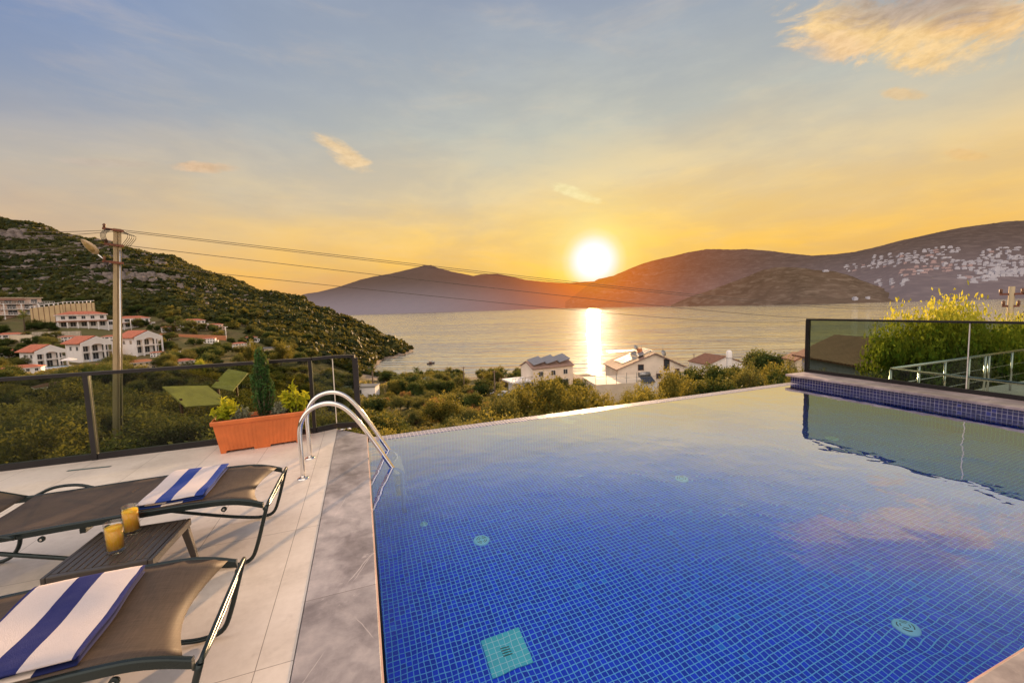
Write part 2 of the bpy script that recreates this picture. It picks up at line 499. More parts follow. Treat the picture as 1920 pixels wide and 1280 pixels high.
# sea
def build_sea():
    mb = MB(); R = 60000
    rs = [0, 60, 200, 600, 2000, 8000, 60000]
    seg = 48
    vs, fs = [(0, 0, -30)], []
    for r in rs[1:]:
        for k in range(seg): vs.append((r * cos(2 * pi * k / seg), r * sin(2 * pi * k / seg), -30))
    for k in range(seg): fs.append((0, 1 + k, 1 + (k + 1) % seg))
    for i in range(len(rs) - 2):
        for k in range(seg):
            k2 = (k + 1) % seg; o = 1 + i * seg
            fs.append((o + k, o + seg + k, o + seg + k2, o + k2))
    mb.add(vs, fs)
    m, t, p = newmat('sea_water')
    g = t.new('ShaderNodeNewGeometry'); pos = g.outputs['Position']
    rot = t.new('ShaderNodeMapping'); rot.inputs['Rotation'].default_value = (0, 0, -YAW + 0.12); t.link(pos, rot.inputs[0])
    v = rot.outputs[0]
    w1 = t.noise(t.scale(v, (0.045, 0.55, 1)), 1.0, 3, 0.55, 0.2)
    w2 = t.noise(t.scale(v, (0.009, 0.12, 1)), 1.0, 4, 0.5, 0.15)
    calm = t.step(t.noise(t.scale(v, (0.0022, 0.016, 1)), 1.0, 3, 0.5), 0.40, 0.62)
    h = t.math('ADD', t.math('MULTIPLY', w1, 0.35), t.math('MULTIPLY', w2, 3.2))
    b = t.new('ShaderNodeBump'); b.inputs['Distance'].default_value = 1.0
    t.link(t.math('MULTIPLY_ADD', calm, 0.35, 0.45), b.inputs['Strength'])
    t.link(h, b.inputs['Height'])
    tl = f2w(0, -1)      # normals tilted towards the terrace so the sea reflects higher, brighter sky
    nb = t.vmath('NORMALIZE', t.vmath('ADD', b.outputs[0], (tl[0] * 0.06, tl[1] * 0.06, 0)))
    t.link(nb, p.inputs['Normal'])
    p.inputs['Base Color'].default_value = (0.24, 0.19, 0.14, 1)
    p.inputs['Roughness'].default_value = 0.5
    gl = t.new('ShaderNodeBsdfGlossy'); gl.inputs['Color'].default_value = (1.0, 0.98, 0.92, 1); gl.inputs['Roughness'].default_value = 0.03
    t.link(nb, gl.inputs['Normal'])
    lw = t.new('ShaderNodeFresnel'); lw.inputs['IOR'].default_value = 1.8; t.link(b.outputs[0], lw.inputs['Normal'])
    mx = t.new('ShaderNodeMixShader'); t.link(t.math('MULTIPLY_ADD', lw.outputs[0], 0.6, 0.45, clamp=True), mx.inputs[0])
    t.link(p.outputs[0], mx.inputs[1]); t.link(gl.outputs[0], mx.inputs[2])
    out = [n_ for n_ in t.n if n_.type == 'OUTPUT_MATERIAL'][0]; t.link(mx.outputs[0], out.inputs[0])
    tag(mb.build('sea', m), kind='structure')


build_sea()

# ------------------------------------------------------------------ distant hills
def haze_mat(name, lo, hi, soil, mixf, z0, z1, orange=1.0, detail=0.0):
    """surface with evening haze mixed in as emission, painted more orange towards the low sun"""
    m, t, p = newmat(name)
    g = t.new('ShaderNodeNewGeometry'); pos = g.outputs['Position']
    sp = t.new('ShaderNodeSeparateXYZ'); t.link(pos, sp.inputs[0])
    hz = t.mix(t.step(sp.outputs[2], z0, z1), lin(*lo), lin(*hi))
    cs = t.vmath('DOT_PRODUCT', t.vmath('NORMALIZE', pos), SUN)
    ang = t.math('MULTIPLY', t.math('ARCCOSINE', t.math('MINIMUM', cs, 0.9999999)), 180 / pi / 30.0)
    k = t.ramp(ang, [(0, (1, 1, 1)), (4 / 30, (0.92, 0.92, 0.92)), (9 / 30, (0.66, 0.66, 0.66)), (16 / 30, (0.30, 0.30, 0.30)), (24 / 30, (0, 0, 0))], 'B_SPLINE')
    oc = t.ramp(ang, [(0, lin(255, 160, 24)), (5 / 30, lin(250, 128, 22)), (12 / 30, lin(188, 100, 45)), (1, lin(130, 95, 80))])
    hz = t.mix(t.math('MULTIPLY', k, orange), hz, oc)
    n = t.noise(pos, 0.006, 7, 0.62); n2 = t.noise(t.scale(pos, (1, 1, 5)), 0.012, 6, 0.65, 0.4)
    sc = t.mix(t.step(n, 0.35, 0.65), tuple(Vector(soil[0])) + (1,), tuple(Vector(soil[1])) + (1,))
    sc = t.mix(t.math('MULTIPLY', t.step(n2, 0.45, 0.7), detail), sc, tuple(Vector(soil[2])) + (1,))
    if detail:
        zz_ = t.math('ADD', sp.outputs[2], t.math('MULTIPLY', t.math('SUBTRACT', t.noise(pos, 0.0016, 4), .5), 420))
        trk = t.math('ABSOLUTE', t.math('SUBTRACT', t.math('FRACT', t.math('DIVIDE', zz_, 120.0)), .5))
        trk = t.math('MULTIPLY', t.step(trk, 0.06, 0.015), t.step(t.noise(pos, 0.0011, 3), .50, .58))
        sc = t.mix(t.math('MULTIPLY', trk, .6), sc, (0.40, 0.33, 0.28, 1))
    t.link(sc, p.inputs['Base Color']); p.inputs['Roughness'].default_value = 1; p.inputs['Specular IOR Level'].default_value = 0
    em = t.new('ShaderNodeEmission'); t.link(hz, em.inputs[0])  # painted haze and sun glow, emitted by the surface itself
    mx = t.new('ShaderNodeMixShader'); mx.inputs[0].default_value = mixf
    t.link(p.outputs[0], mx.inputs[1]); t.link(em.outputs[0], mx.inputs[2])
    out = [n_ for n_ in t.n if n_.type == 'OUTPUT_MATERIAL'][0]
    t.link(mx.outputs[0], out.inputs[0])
    return m


def hill(name, sky, dridge, dshore, m, dback=1.4, rough=0.02, seed=1, prof=1.15, ridge=0.0):
    """hill from its skyline: sky = [(px, py)], dridge/dshore functions of px"""
    xs = np.array([s[0] for s in sky]); ys = np.array([s[1] for s in sky])
    cols = np.arange(xs[0], xs[-1] + 0.1, 3.0)
    rows = 46
    V = []
    for px in cols:
        py = float(np.interp(px, xs, ys))
        dr, ds = dridge(px), dshore(px)
        top = at(px, py, dr)
        for i in range(rows):
            u = i / (rows - 1)
            if u <= 0.8:
                w = u / 0.8
                d = ds + (dr - ds) * w
                z = -30.5 + (max(top.z, -29.5) + 30.5) * (w ** prof)
                q = at(px, YH - ROLL * (px - 960), d)
                e = min(1, w * 5) * min(1, (1 - w) * 4 + 0.12)
                nz = (_hash_noise(np.array([q.x]), np.array([q.y]), dr * 0.11, seed)[0] - .5) + 0.5 * (_hash_noise(np.array([q.x]), np.array([q.y]), dr * 0.04, seed + 1)[0] - .5) + 0.25 * (_hash_noise(np.array([q.x]), np.array([q.y]), dr * 0.012, seed + 2)[0] - .5)
                z += e * nz * rough * dr
                z = min(z, EYE + (top.z - EYE) * (d / dr) - 0.0008 * d * (1 - w)) if top.z > EYE else min(z, top.z + (EYE - top.z) * 0)
                # serrated skyline of scrub
                if w > 0.99: z += (_hash_noise(np.array([px * 1.0]), np.array([0.0]), 4, seed)[0] - .5) * dr * ridge
            else:
                w = (u - 0.8) / 0.2
                d = dr + (dr * dback - dr) * w
                z = (top.z) * (1 - w) - 60 * w
                q = at(px, YH - ROLL * (px - 960), d)
            V.append((q.x, q.y, z))
    nc = len(cols)
    i, j = np.meshgrid(np.arange(nc - 1), np.arange(rows - 1), indexing='ij')
    q = (i * rows + j).ravel()
    Q = np.stack([q, q + 1, q + rows + 1, q + rows], 1)[:, ::-1]
    o = npmesh(name, np.array(V), Q, m, smooth=True)
    tag(o, kind='structure')
    return o


SK_ISL = [(560, 556), (572, 551), (600, 547), (640, 537), (680, 524), (706, 518), (740, 512), (770, 505), (790, 500), (800, 497), (812, 497), (825, 502), (850, 509), (890, 517), (905, 514), (935, 513), (960, 518), (985, 524), (1020, 528), (1060, 531), (1085, 529), (1120, 527), (1160, 530), (1250, 545), (1330, 562)]
SK_RGT = [(1060, 566), (1085, 548), (1105, 533), (1122, 523), (1150, 517), (1180, 504), (1205, 494), (1230, 487), (1262, 480), (1290, 473), (1325, 467), (1370, 468), (1400, 467), (1440, 470), (1480, 475), (1520, 479), (1560, 477), (1600, 472), (1640, 463), (1680, 452), (1720, 443), (1760, 434), (1800, 426), (1840, 421), (1880, 415), (1905, 414), (1960, 411), (2060, 405), (2300, 420)]
SK_CAPE = [(1258, 572), (1280, 562), (1300, 554), (1330, 544), (1350, 537), (1380, 526), (1410, 514), (1430, 506), (1455, 501), (1490, 501), (1530, 506), (1565, 509), (1590, 516), (1620, 528), (1660, 541), (1720, 553), (1800, 557)]
SOILS = ((0.10, 0.08, 0.06), (0.16, 0.12, 0.09), (0.30, 0.25, 0.2))
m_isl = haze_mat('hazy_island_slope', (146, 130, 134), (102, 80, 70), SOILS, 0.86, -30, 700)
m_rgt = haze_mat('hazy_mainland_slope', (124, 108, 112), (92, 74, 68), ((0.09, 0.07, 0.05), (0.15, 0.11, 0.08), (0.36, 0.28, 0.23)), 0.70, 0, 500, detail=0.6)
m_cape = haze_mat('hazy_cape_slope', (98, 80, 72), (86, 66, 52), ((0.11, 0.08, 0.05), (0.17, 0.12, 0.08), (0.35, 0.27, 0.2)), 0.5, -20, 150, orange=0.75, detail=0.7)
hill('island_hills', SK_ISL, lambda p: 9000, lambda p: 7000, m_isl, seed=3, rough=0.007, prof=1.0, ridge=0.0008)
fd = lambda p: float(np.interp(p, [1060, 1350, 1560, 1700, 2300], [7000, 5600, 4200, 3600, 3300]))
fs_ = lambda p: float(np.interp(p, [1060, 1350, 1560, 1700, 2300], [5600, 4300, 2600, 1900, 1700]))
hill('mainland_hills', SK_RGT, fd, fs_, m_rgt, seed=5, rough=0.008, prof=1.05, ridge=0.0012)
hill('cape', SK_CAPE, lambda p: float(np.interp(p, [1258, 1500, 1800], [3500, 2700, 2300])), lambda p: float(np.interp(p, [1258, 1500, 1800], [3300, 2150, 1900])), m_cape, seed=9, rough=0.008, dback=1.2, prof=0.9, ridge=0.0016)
HMAIN = bpy.data.objects['mainland_hills']

# ------------------------------------------------------------------ common materials
white_plaster = mat('white_plaster', (0.78, 0.74, 0.72), 0.8, var=0.06, vscale=0.6)
cream_plaster = mat('cream_plaster', (0.66, 0.54, 0.40), 0.8, var=0.08, vscale=0.5)
warm_plaster = mat('warm_plaster', (0.70, 0.50, 0.40), 0.8, var=0.08, vscale=0.5)
tan_render = mat('tan_render', (0.52, 0.38, 0.21), 0.85, var=0.12, vscale=0.3)
stone_wall = mat('field_stone', (0.42, 0.36, 0.28), 0.9, var=0.3, vscale=1.2, bump=0.6, bscale=4)
dark_glass = mat('window_glass', (0.045, 0.05, 0.06), 0.12, var=0.1)
window_frame = mat('window_frame', (0.62, 0.6, 0.58), 0.5, var=0.05)
brown_wood = mat('brown_wood', (0.16, 0.07, 0.035), 0.6, var=0.25, vscale=2)
concrete = mat('weathered_concrete', (0.42, 0.33, 0.2), 0.85, var=0.18, vscale=1.6, bump=0.3, bscale=60, stretch=(3, 3, 0.6))
grey_metal = mat('grey_metal', (0.3, 0.29, 0.28), 0.45, 0.8)
bark = mat('bark', (0.13, 0.09, 0.06), 0.9, var=0.35, vscale=6, bump=0.5, bscale=20, stretch=(3, 3, 0.6))


def roof_mat(name, c, s=4.0):
    m, t, p = newmat(name)
    tc = t.new('ShaderNodeTexCoord'); v = tc.outputs['Object']
    sp = t.new('ShaderNodeSeparateXYZ'); t.link(v, sp.inputs[0])
    n = t.noise(v, 1.3, 5, 0.6); n2 = t.noise(v, 6, 3)
    w = t.math('SINE', t.math('MULTIPLY', t.math('ADD', sp.outputs[0], sp.outputs[1]), s * 6.28))
    c = Vector(c)
    col = t.ramp(t.math('ADD', t.math('MULTIPLY', n, 0.6), t.math('MULTIPLY', n2, 0.4)), [(0.3, tuple(c * 0.62) + (1,)), (0.5, tuple(c) + (1,)), (0.7, tuple(c * 1.35) + (1,))])
    col = t.mix(t.math('MULTIPLY', t.step(w, -0.2, -0.9), 0.45), col, tuple(c * 0.35) + (1,))
    t.link(col, p.inputs['Base Color']); p.inputs['Roughness'].default_value = 0.8
    b = t.new('ShaderNodeBump'); b.inputs['Strength'].default_value = 0.5; b.inputs['Distance'].default_value = 0.06
    t.link(w, b.inputs['Height']); t.link(b.outputs[0], p.inputs['Normal'])
    return m


red_tiles = roof_mat('red_roof_tiles', (0.50, 0.15, 0.075), 1.0)
brown_tiles = roof_mat('brown_roof_tiles', (0.26, 0.12, 0.07), 3.0)
orange_tiles = roof_mat('orange_roof_tiles', (0.55, 0.20, 0.08), 1.5)

# ------------------------------------------------------------------ the town across the bay
def build_town():
    tw = haze_mat('hazy_town_plaster', (150, 140, 148), (140, 128, 134), ((0.55, 0.53, 0.55), (0.75, 0.72, 0.72), (0.4, 0.38, 0.38)), 0.40, -20, 300, orange=0.4)  # plaster colour with the painted haze emission mixed in
    tw2 = haze_mat('hazy_town_plaster_rosy', (140, 118, 118), (130, 105, 102), ((0.6, 0.42, 0.38), (0.7, 0.5, 0.45), (0.5, 0.4, 0.4)), 0.45, -20, 300, orange=0.4)
    twins = []
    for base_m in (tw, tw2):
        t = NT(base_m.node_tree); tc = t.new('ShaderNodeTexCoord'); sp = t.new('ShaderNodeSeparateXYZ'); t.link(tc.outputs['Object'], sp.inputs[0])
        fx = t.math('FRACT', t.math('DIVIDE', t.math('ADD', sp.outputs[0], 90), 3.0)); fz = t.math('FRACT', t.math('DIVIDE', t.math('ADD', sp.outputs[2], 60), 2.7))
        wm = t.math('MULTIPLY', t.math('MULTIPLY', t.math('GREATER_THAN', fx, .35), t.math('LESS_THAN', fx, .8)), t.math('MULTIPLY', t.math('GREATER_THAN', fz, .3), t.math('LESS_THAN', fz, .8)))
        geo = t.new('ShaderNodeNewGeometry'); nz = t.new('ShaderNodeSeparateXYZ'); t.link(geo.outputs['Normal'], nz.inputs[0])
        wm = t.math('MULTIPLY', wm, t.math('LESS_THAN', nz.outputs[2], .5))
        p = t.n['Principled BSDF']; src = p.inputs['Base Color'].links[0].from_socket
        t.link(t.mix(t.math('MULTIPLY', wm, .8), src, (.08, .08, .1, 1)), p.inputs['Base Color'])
    protos = []
    for k, (w, l, h) in enumerate(((13, 9, 5), (20, 9, 5.5), (10, 10, 7), (26, 10, 5), (15, 12, 8))):
        me = MB()
        me.box(-w / 2, -l / 2, -6, w / 2, l / 2, h)
        if k in (1, 3, 4): me.box(-w / 4, -l / 4, h, w / 3, l / 2.2, h + 2.6)
        if k in (0, 2): me.box(-w / 2 - .3, -l / 2 - .3, h, w / 2 + .3, -l / 2 + .3, h + .8)
        protos.append(me)
    mes = []
    for a in protos:
        for mt in (tw, tw2):
            o = a.build('wall', mt); mes.append(o.data); bpy.data.objects.remove(o)
    # settlement patches: (px0,py0,px1,py1,count,rosy share)
    patches = [(1590, 490, 1690, 505, 26, .1), (1640, 474, 1760, 494, 36, .1), (1690, 466, 1810, 482, 34, .1), (1720, 484, 1800, 500, 20, .3),
               (1690, 500, 1790, 514, 24, .6), (1795, 484, 1860, 507, 30, .05), (1840, 464, 1922, 482, 26, .05), (1860, 480, 1925, 500, 30, .0),
               (1800, 505, 1925, 522, 40, .05), (1825, 520, 1880, 530, 6, .0), (1650, 522, 1720, 540, 14, .1), (1870, 500, 1925, 512, 10, 0)]
    deps = bpy.context.evaluated_depsgraph_get(); deps.update()
    ev = HMAIN.evaluated_get(deps)
    org = Vector((0, 0, EYE)); n = 0
    for (x0, y0, x1, y1, cnt, rs) in patches:
        rows_ = max(1, int((y1 - y0) / 3.6)); per = max(1, int(cnt * 1.15 / rows_))
        spots = []
        for r__ in range(rows_):
            gap = random.random()
            for i__ in range(per):
                u__ = (i__ + random.uniform(-.25, .25)) / per
                if abs(u__ - gap) < 0.10: continue
                px = x0 + (x1 - x0) * u__; py = y0 + (r__ + .5) * (y1 - y0) / rows_ + ((x0 + x1) / 2 - px) * 0.08 + 1.5 * sin(px * .06) + random.uniform(-.5, .5)
                spots.append((px, py))
        for px, py in spots:
            dirv = (at(px, py, 10) - org).normalized()
            ok, loc, nor, _ = ev.ray_cast(org, dirv)
            if not ok: continue
            wall = mes[random.randrange(len(protos)) * 2 + (random.random() < rs)]
            rosy = wall.materials[0] is tw2
            yaw = YAW + random.uniform(-0.5, 0.5) - 0.5
            sc = random.uniform(0.9, 1.6)
            e = bpy.data.objects.new('town_house', wall); C.objects.link(e); e.location = loc; e.rotation_euler = (0, 0, yaw); e.scale = (sc, sc, sc)
            tag(e, ('rosy flat-roofed house' if rosy else 'white flat-roofed house') + ' in the hillside town across the bay', 'house',
                'rosy houses of the far town' if rosy else 'white houses of the far town')
            n += 1
    # a few buildings on the cape and its shore
    ev2 = bpy.data.objects['cape'].evaluated_get(deps)
    for px, py, lab, k in ((1603, 562, 'pale terraced house on the cape shore', 8), (1627, 560, 'small white block on the cape, right of the terraced house', 4), (1548, 509, 'white building on top of the cape', 6)):
        dirv = (at(px, py, 10) - org).normalized()
        ok, loc, nor, _ = ev2.ray_cast(org, dirv)
        if not ok: continue
        e = bpy.data.objects.new('town_house', mes[k]); C.objects.link(e); e.location = loc; e.rotation_euler = (0, 0, YAW); e.scale = (1.3, 1.3, 1.5)
        tag(e, lab, 'house')
build_town()

# ------------------------------------------------------------------ foliage
def leaf_mat(name, dark, mid, lite, trans=0.35):
    m, t, p = newmat(name)
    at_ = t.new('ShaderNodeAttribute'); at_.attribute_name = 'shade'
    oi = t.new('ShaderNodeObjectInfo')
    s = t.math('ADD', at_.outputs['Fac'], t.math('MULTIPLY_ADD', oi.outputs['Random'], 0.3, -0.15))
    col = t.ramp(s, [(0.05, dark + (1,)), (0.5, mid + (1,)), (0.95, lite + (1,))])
    out = [n_ for n_ in t.n if n_.type == 'OUTPUT_MATERIAL'][0]
    p.inputs['Roughness'].default_value = 0.65; p.inputs['Specular IOR Level'].default_value = 0.12
    t.link(col, p.inputs['Base Color'])
    tr = t.new('ShaderNodeBsdfTranslucent')
    t.link(t.mix(0.4, col, (0.45, 0.36, 0.05, 1)), tr.inputs[0])
    mx = t.new('ShaderNodeMixShader'); mx.inputs[0].default_value = trans
    t.link(p.outputs[0], mx.inputs[1]); t.link(tr.outputs[0], mx.inputs[2]); t.link(mx.outputs[0], out.inputs[0])
    return m


olive = leaf_mat('olive_leaves', (0.014, 0.024, 0.010), (0.06, 0.078, 0.026), (0.19, 0.19, 0.055))
golden = leaf_mat('golden_leaves', (0.012, 0.020, 0.006), (0.075, 0.085, 0.020), (0.26, 0.22, 0.045), 0.45)
deepgreen = leaf_mat('deep_green_leaves', (0.008, 0.020, 0.007), (0.026, 0.055, 0.014), (0.09, 0.12, 0.028), 0.25)
lime = leaf_mat('lime_leaves', (0.02, 0.05, 0.01), (0.16, 0.27, 0.03), (0.52, 0.50, 0.05), 0.45)
silver = leaf_mat('silver_leaves', (0.10, 0.12, 0.09), (0.22, 0.24, 0.17), (0.38, 0.38, 0.28), 0.2)
russet = leaf_mat('russet_leaves', (0.10, 0.05, 0.02), (0.28, 0.14, 0.05), (0.48, 0.24, 0.08), 0.3)
scrubm = leaf_mat('scrub_leaves', (0.007, 0.014, 0.005), (0.028, 0.040, 0.012), (0.10, 0.095, 0.026), 0.25)
palmm = leaf_mat('palm_fronds', (0.03, 0.05, 0.02), (0.08, 0.11, 0.035), (0.18, 0.2, 0.06), 0.3)


def quads_at(P, size, shade, flat=0.0, aspect=1.7):
    """random oriented leaf quads at points P"""
    n = len(P)
    a = rng.normal(size=(n, 3)); a[:, 2] *= (1 - flat * 0.6); a /= np.linalg.norm(a, axis=1, keepdims=True) + 1e-9
    b = rng.normal(size=(n, 3)); b -= a * (a * b).sum(1, keepdims=True); b /= np.linalg.norm(b, axis=1, keepdims=True) + 1e-9
    s = (size * rng.uniform(0.6, 1.3, size=(n, 1)))
    a = a * s * aspect * 0.5; b = b * s * 0.5
    V = np.stack([P - a, P + b * 0.9 - a * 0.1, P + a, P - b * 0.9 - a * 0.1], 1).reshape(-1, 3)
    Q = np.arange(n * 4).reshape(-1, 4)
    return V, Q, shade


def crown(n, size, lobes=14, spread=(1, 1, 0.75), z0=0.35, seed=0, airy=0.4, low=0.0, hgrad=0.0):
    """crown in a unit box (height 1): clusters of leaves on uneven lobes"""
    r = np.random.default_rng(seed)
    L = []
    for i in range(lobes):
        a = r.uniform(0, 2 * pi); rad = sqrt(r.uniform(0, 1)) * 0.36
        zz = r.uniform(z0 + 0.05, 0.85 - rad * 0.5)
        L.append((rad * cos(a) * spread[0], rad * sin(a) * spread[1], zz, r.uniform(0.11, 0.22)))
    P, Sh = [], []
    for lx, ly, lz, lr in L:
        m = int(n / lobes * (lr / 0.165) ** 2)
        # sub-clusters (twigs)
        k = max(5, int(m / 30))
        d = r.normal(size=(k, 3)); d /= np.linalg.norm(d, axis=1, keepdims=True)
        cc = d * lr * r.uniform(0.55, 1.15, size=(k, 1)) * np.array([1, 1, 0.8]) + np.array([lx, ly, lz])
        idx = r.integers(0, k, m)
        pp = cc[idx] + r.normal(size=(m, 3)) * lr * 0.17 * (1 + airy)
        cs = r.uniform(0.2, 0.8, k)
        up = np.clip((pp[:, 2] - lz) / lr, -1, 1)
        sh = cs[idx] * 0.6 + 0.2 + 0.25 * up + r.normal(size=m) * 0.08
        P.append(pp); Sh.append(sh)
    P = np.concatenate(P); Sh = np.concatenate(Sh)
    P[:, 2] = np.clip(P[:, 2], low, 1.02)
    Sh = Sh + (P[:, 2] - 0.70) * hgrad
    return quads_at(P, size, Sh), L


def limbs(L, z0, rad=0.028, seed=0, base_spread=0.0):
    r = random.Random(seed)
    mb = MB()
    top = Vector((r.uniform(-.04, .04), r.uniform(-.04, .04), z0))
    mb.tube([(0, 0, -0.08), (0.01, 0.01, z0 * 0.5), top], [rad * 1.25, rad, rad * 0.8], 7)
    for lx, ly, lz, lr in L:
        p = Vector((lx, ly, lz)); mid = top.lerp(p, 0.5) + Vector((r.uniform(-.03, .03), r.uniform(-.03, .03), 0.03))
        mb.tube([top - Vector((0, 0, 0.02)), mid, p], [rad * 0.55, rad * 0.35, rad * 0.12], 5)
    return mb


PROTO = {}
def make_proto(key, leafm, n, size, lobes, spread, z0, seed, airy=0.4, rad=0.028, hgrad=0.35):
    (V, Q, Sh), L = crown(n, size, lobes, spread, z0, seed, airy, 0.0, hgrad)
    co_ = npmesh('crown', V, Q, leafm, shade=Sh)
    tr = limbs(L, z0, rad, seed).build('trunk', bark)
    PROTO[key] = (co_.data, tr.data)
    bpy.data.objects.remove(co_); bpy.data.objects.remove(tr)


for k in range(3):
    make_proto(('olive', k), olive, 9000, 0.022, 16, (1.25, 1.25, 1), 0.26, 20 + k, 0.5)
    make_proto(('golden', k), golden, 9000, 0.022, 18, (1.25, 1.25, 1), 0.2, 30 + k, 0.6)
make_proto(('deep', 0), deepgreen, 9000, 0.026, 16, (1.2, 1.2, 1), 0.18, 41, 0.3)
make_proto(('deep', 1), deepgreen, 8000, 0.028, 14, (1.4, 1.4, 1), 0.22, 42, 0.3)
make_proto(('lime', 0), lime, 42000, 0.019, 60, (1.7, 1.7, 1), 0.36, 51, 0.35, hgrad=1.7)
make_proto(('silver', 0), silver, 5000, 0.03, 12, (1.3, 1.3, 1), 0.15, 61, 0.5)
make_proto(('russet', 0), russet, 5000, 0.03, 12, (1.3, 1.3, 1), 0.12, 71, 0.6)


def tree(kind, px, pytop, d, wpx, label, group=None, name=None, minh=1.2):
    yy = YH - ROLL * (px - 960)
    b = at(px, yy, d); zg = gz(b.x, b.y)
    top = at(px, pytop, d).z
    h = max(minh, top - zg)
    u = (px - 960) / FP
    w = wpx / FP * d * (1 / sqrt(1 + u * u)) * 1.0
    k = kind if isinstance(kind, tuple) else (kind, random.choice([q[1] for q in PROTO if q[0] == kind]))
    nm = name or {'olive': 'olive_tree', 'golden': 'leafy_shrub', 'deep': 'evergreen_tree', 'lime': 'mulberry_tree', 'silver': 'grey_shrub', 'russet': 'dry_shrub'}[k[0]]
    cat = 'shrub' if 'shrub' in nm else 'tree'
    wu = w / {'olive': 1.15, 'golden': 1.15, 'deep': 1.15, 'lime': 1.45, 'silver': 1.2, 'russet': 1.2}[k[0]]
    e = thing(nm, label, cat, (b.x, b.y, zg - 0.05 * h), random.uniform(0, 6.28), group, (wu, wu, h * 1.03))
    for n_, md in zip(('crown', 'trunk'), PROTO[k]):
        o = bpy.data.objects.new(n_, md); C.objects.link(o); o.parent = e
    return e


def field(kinds, x0, x1, d0, d1, n, hm, labels, group, avoid=()):
    """a stand of trees on the ground; hm = (min, max) height in metres"""
    for i in range(n):
        for _ in range(12):
            px = random.uniform(x0, x1); d = d0 * (d1 / d0) ** random.random()
            if all(not (ax0 < px < ax1 and ad0 < d < ad1) for ax0, ax1, ad0, ad1 in avoid): break
        p = gpt(px, d)
        if p.z < -29: continue
        kd = random.choice(kinds)
        h = random.uniform(*hm)
        w = h * random.uniform(0.95, 1.5)
        k = (kd, random.choice([q[1] for q in PROTO if q[0] == kd]))
        nm = {'olive': 'olive_tree', 'golden': 'leafy_shrub', 'deep': 'evergreen_tree', 'silver': 'grey_shrub', 'russet': 'dry_shrub', 'lime': 'mulberry_tree'}[kd]
        e = thing(nm, labels[kd], 'shrub' if 'shrub' in nm else 'tree', p - Vector((0, 0, 0.06 * h)), random.uniform(0, 6.28), group[kd] if isinstance(group, dict) else group, (w / 1.2, w / 1.2, h))
        for n_, md in zip(('crown', 'trunk'), PROTO[k]):
            o = bpy.data.objects.new(n_, md); C.objects.link(o); o.parent = e


# scrub that covers the rocky hill: nobody could count it
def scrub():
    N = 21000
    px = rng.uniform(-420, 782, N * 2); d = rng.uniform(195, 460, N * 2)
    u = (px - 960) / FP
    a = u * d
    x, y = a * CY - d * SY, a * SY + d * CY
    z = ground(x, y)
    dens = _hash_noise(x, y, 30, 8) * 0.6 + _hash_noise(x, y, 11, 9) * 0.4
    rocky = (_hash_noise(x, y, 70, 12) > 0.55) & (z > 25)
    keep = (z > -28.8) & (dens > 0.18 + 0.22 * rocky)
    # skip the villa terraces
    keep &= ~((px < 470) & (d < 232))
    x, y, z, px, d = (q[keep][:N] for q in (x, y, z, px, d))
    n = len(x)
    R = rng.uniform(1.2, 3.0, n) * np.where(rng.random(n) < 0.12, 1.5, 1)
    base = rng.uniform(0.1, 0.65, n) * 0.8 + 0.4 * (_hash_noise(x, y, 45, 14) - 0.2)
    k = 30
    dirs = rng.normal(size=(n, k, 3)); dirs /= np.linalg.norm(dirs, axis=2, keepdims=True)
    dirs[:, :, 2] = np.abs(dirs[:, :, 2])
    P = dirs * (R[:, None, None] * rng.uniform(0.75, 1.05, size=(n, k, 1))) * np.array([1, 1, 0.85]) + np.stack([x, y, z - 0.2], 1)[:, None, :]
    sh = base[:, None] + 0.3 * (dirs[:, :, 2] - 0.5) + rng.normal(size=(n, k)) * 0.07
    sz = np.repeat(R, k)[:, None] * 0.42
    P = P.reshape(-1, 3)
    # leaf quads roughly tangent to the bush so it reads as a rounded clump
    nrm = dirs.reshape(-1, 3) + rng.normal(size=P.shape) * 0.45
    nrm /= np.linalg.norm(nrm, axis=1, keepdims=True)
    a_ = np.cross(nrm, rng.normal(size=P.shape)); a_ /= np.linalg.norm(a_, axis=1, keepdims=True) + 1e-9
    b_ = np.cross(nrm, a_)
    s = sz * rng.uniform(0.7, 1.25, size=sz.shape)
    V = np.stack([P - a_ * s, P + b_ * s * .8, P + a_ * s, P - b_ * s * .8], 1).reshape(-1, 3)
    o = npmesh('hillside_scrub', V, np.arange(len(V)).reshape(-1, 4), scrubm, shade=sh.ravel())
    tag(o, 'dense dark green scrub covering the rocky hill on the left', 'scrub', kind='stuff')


scrub()


